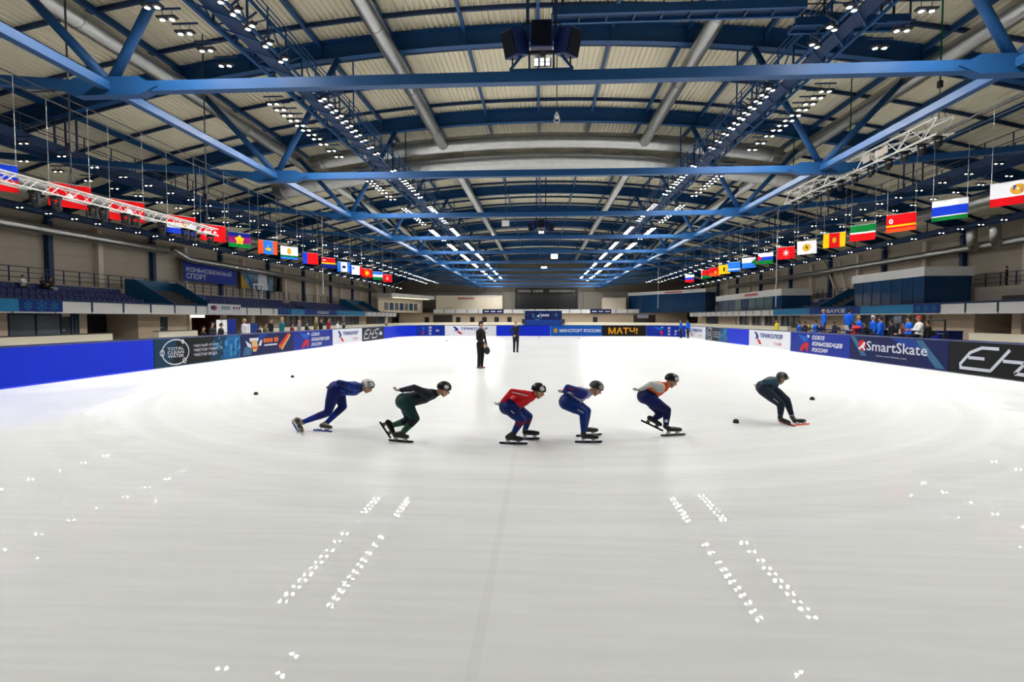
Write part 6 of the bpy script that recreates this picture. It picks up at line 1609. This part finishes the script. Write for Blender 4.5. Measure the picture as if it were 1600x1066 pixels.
# red sports bag
q = MB(); q.ell((16.6, ya + 1.75, TZ + 0.13), (0.16, 0.30, 0.13), 16, 10); t = tag(q.build('sports_bag', mat('red_bag', srgb(190, 24, 40), 0.6), loc=(16.6, ya + 1.75, TZ), smooth=True), 'red sports bag on the dark table', 'bag')
q = MB(); q.path([(16.6, ya + 1.6, TZ + 0.24), (16.6, ya + 1.68, TZ + 0.36), (16.6, ya + 1.82, TZ + 0.36), (16.6, ya + 1.9, TZ + 0.24)], 0.014, 6); q.build('strap', BLACK, t)
# monitor on a stand, pipe frame, blue crates
p = px(1404, 498, X=18.4); t = thing('monitor', (18.4, p.y, PZ), 'small grey monitor on a tall stand among the officials', 'monitor')
q = MB(); q.span((18.36, p.y - 0.3, p.z - 0.25), (18.42, p.y + 0.3, p.z + 0.15)); q.build('screen', DARKGREY, t); q = MB(); q.span((18.35, p.y - 0.27, p.z - 0.22), (18.36, p.y + 0.27, p.z + 0.12)); q.build('glass', WINM, t)
q = MB(); q.tube((18.4, p.y, PZ), (18.4, p.y, p.z - 0.2), 0.025, n=8); q.build('pole', BLACK, t); q = MB(); q.box((18.4, p.y, PZ + 0.02), (0.5, 0.5, 0.04)); q.build('foot', BLACK, t)
A = px(1450, 500, X=20.8); Bq = px(1477, 500, X=20.8); t = thing('pipe_barrier', (20.8, Bq.y, 0), 'black pipe barrier frame beside the blue crates', 'barrier')
for yy in (A.y, Bq.y):
    q = MB(); q.tube((20.8, yy, 0), (20.8, yy, A.z), 0.045, n=8); q.build('post', BLACK, t)
for z in (A.z, A.z * 0.6):
    q = MB(); q.tube((20.8, A.y, z), (20.8, Bq.y, z), 0.04, n=8); q.build('rail', BLACK, t)
for i, (x, m, lb) in enumerate(((1468, P_BLUE, 'bright blue crate behind the navy lettered board'), (1484, P_NAVY, 'navy crate beside the bright blue crate'))):
    p = px(x, 517, X=21.3); t = thing('crate', (21.3, p.y, 0), lb, 'crate', 'crates behind the boards')
    q = MB(); q.span((21.0, p.y - 0.34, 0), (21.7, p.y + 0.34, p.z - 0.06)); q.build('body', m, t); q = MB(); q.span((20.98, p.y - 0.35, p.z - 0.06), (21.72, p.y + 0.35, p.z)); q.build('lid', m, t)
# folding screens on the left
for x0, x1, yt, m, lb in ((337, 355, 499, WHITE, 'white folding screen with dark frame behind the water-drop board'), (355, 369, 498, P_ROYAL, 'blue folding screen beside the white one'), (384, 391, 505, WHITE, 'narrow pale screen beside the person in pale grey'), (391, 403, 505, P_DBLUE, 'low blue screen behind the navy advert')):
    X = -18.6; a = px(x0, yt, X=X); c = px(x1, yt, X=X); t = thing('folding_screen', (X, a.y, 0), lb, 'screen', 'screens behind the boards')
    q = MB(); q.span((X - 0.02, a.y + 0.03, 0.25), (X, c.y - 0.03, a.z - 0.04)); q.build('panel', m, t)
    for yy in (a.y + 0.015, (a.y + c.y) / 2, c.y - 0.015):
        q = MB(); q.span((X - 0.03, yy - 0.015, 0), (X + 0.015, yy + 0.015, a.z)); q.build('frame_post', DARKGREY, t)
    for z in (a.z - 0.03, (a.z + 0.25) / 2, 0.24):
        q = MB(); q.span((X - 0.03, a.y, z), (X + 0.015, c.y, z + 0.03)); q.build('frame_rail', DARKGREY, t)
# thin ropes hanging from the roof on the right
for i, (x, y0, y1, D, lb) in enumerate(((1212, 320, 480, 62.0, 'pale rope hanging from the roof before the far glazed booth'), (1028, 330, 482, 100.0, 'thin pale cable hanging from the roof before the wide glazed hall'), (505, 250, 460, 60.0, 'thin pale cable hanging from the roof before the picture banner'))):
    a = px(x, y1, Y=D); q = MB(); q.tube((a.x, D, a.z), (a.x, D, za(a.x) + 1.1), 0.045, n=5); tag(q.build('hanging_rope', WHITE, loc=(a.x, D, a.z)), lb, 'rope', 'hanging ropes')
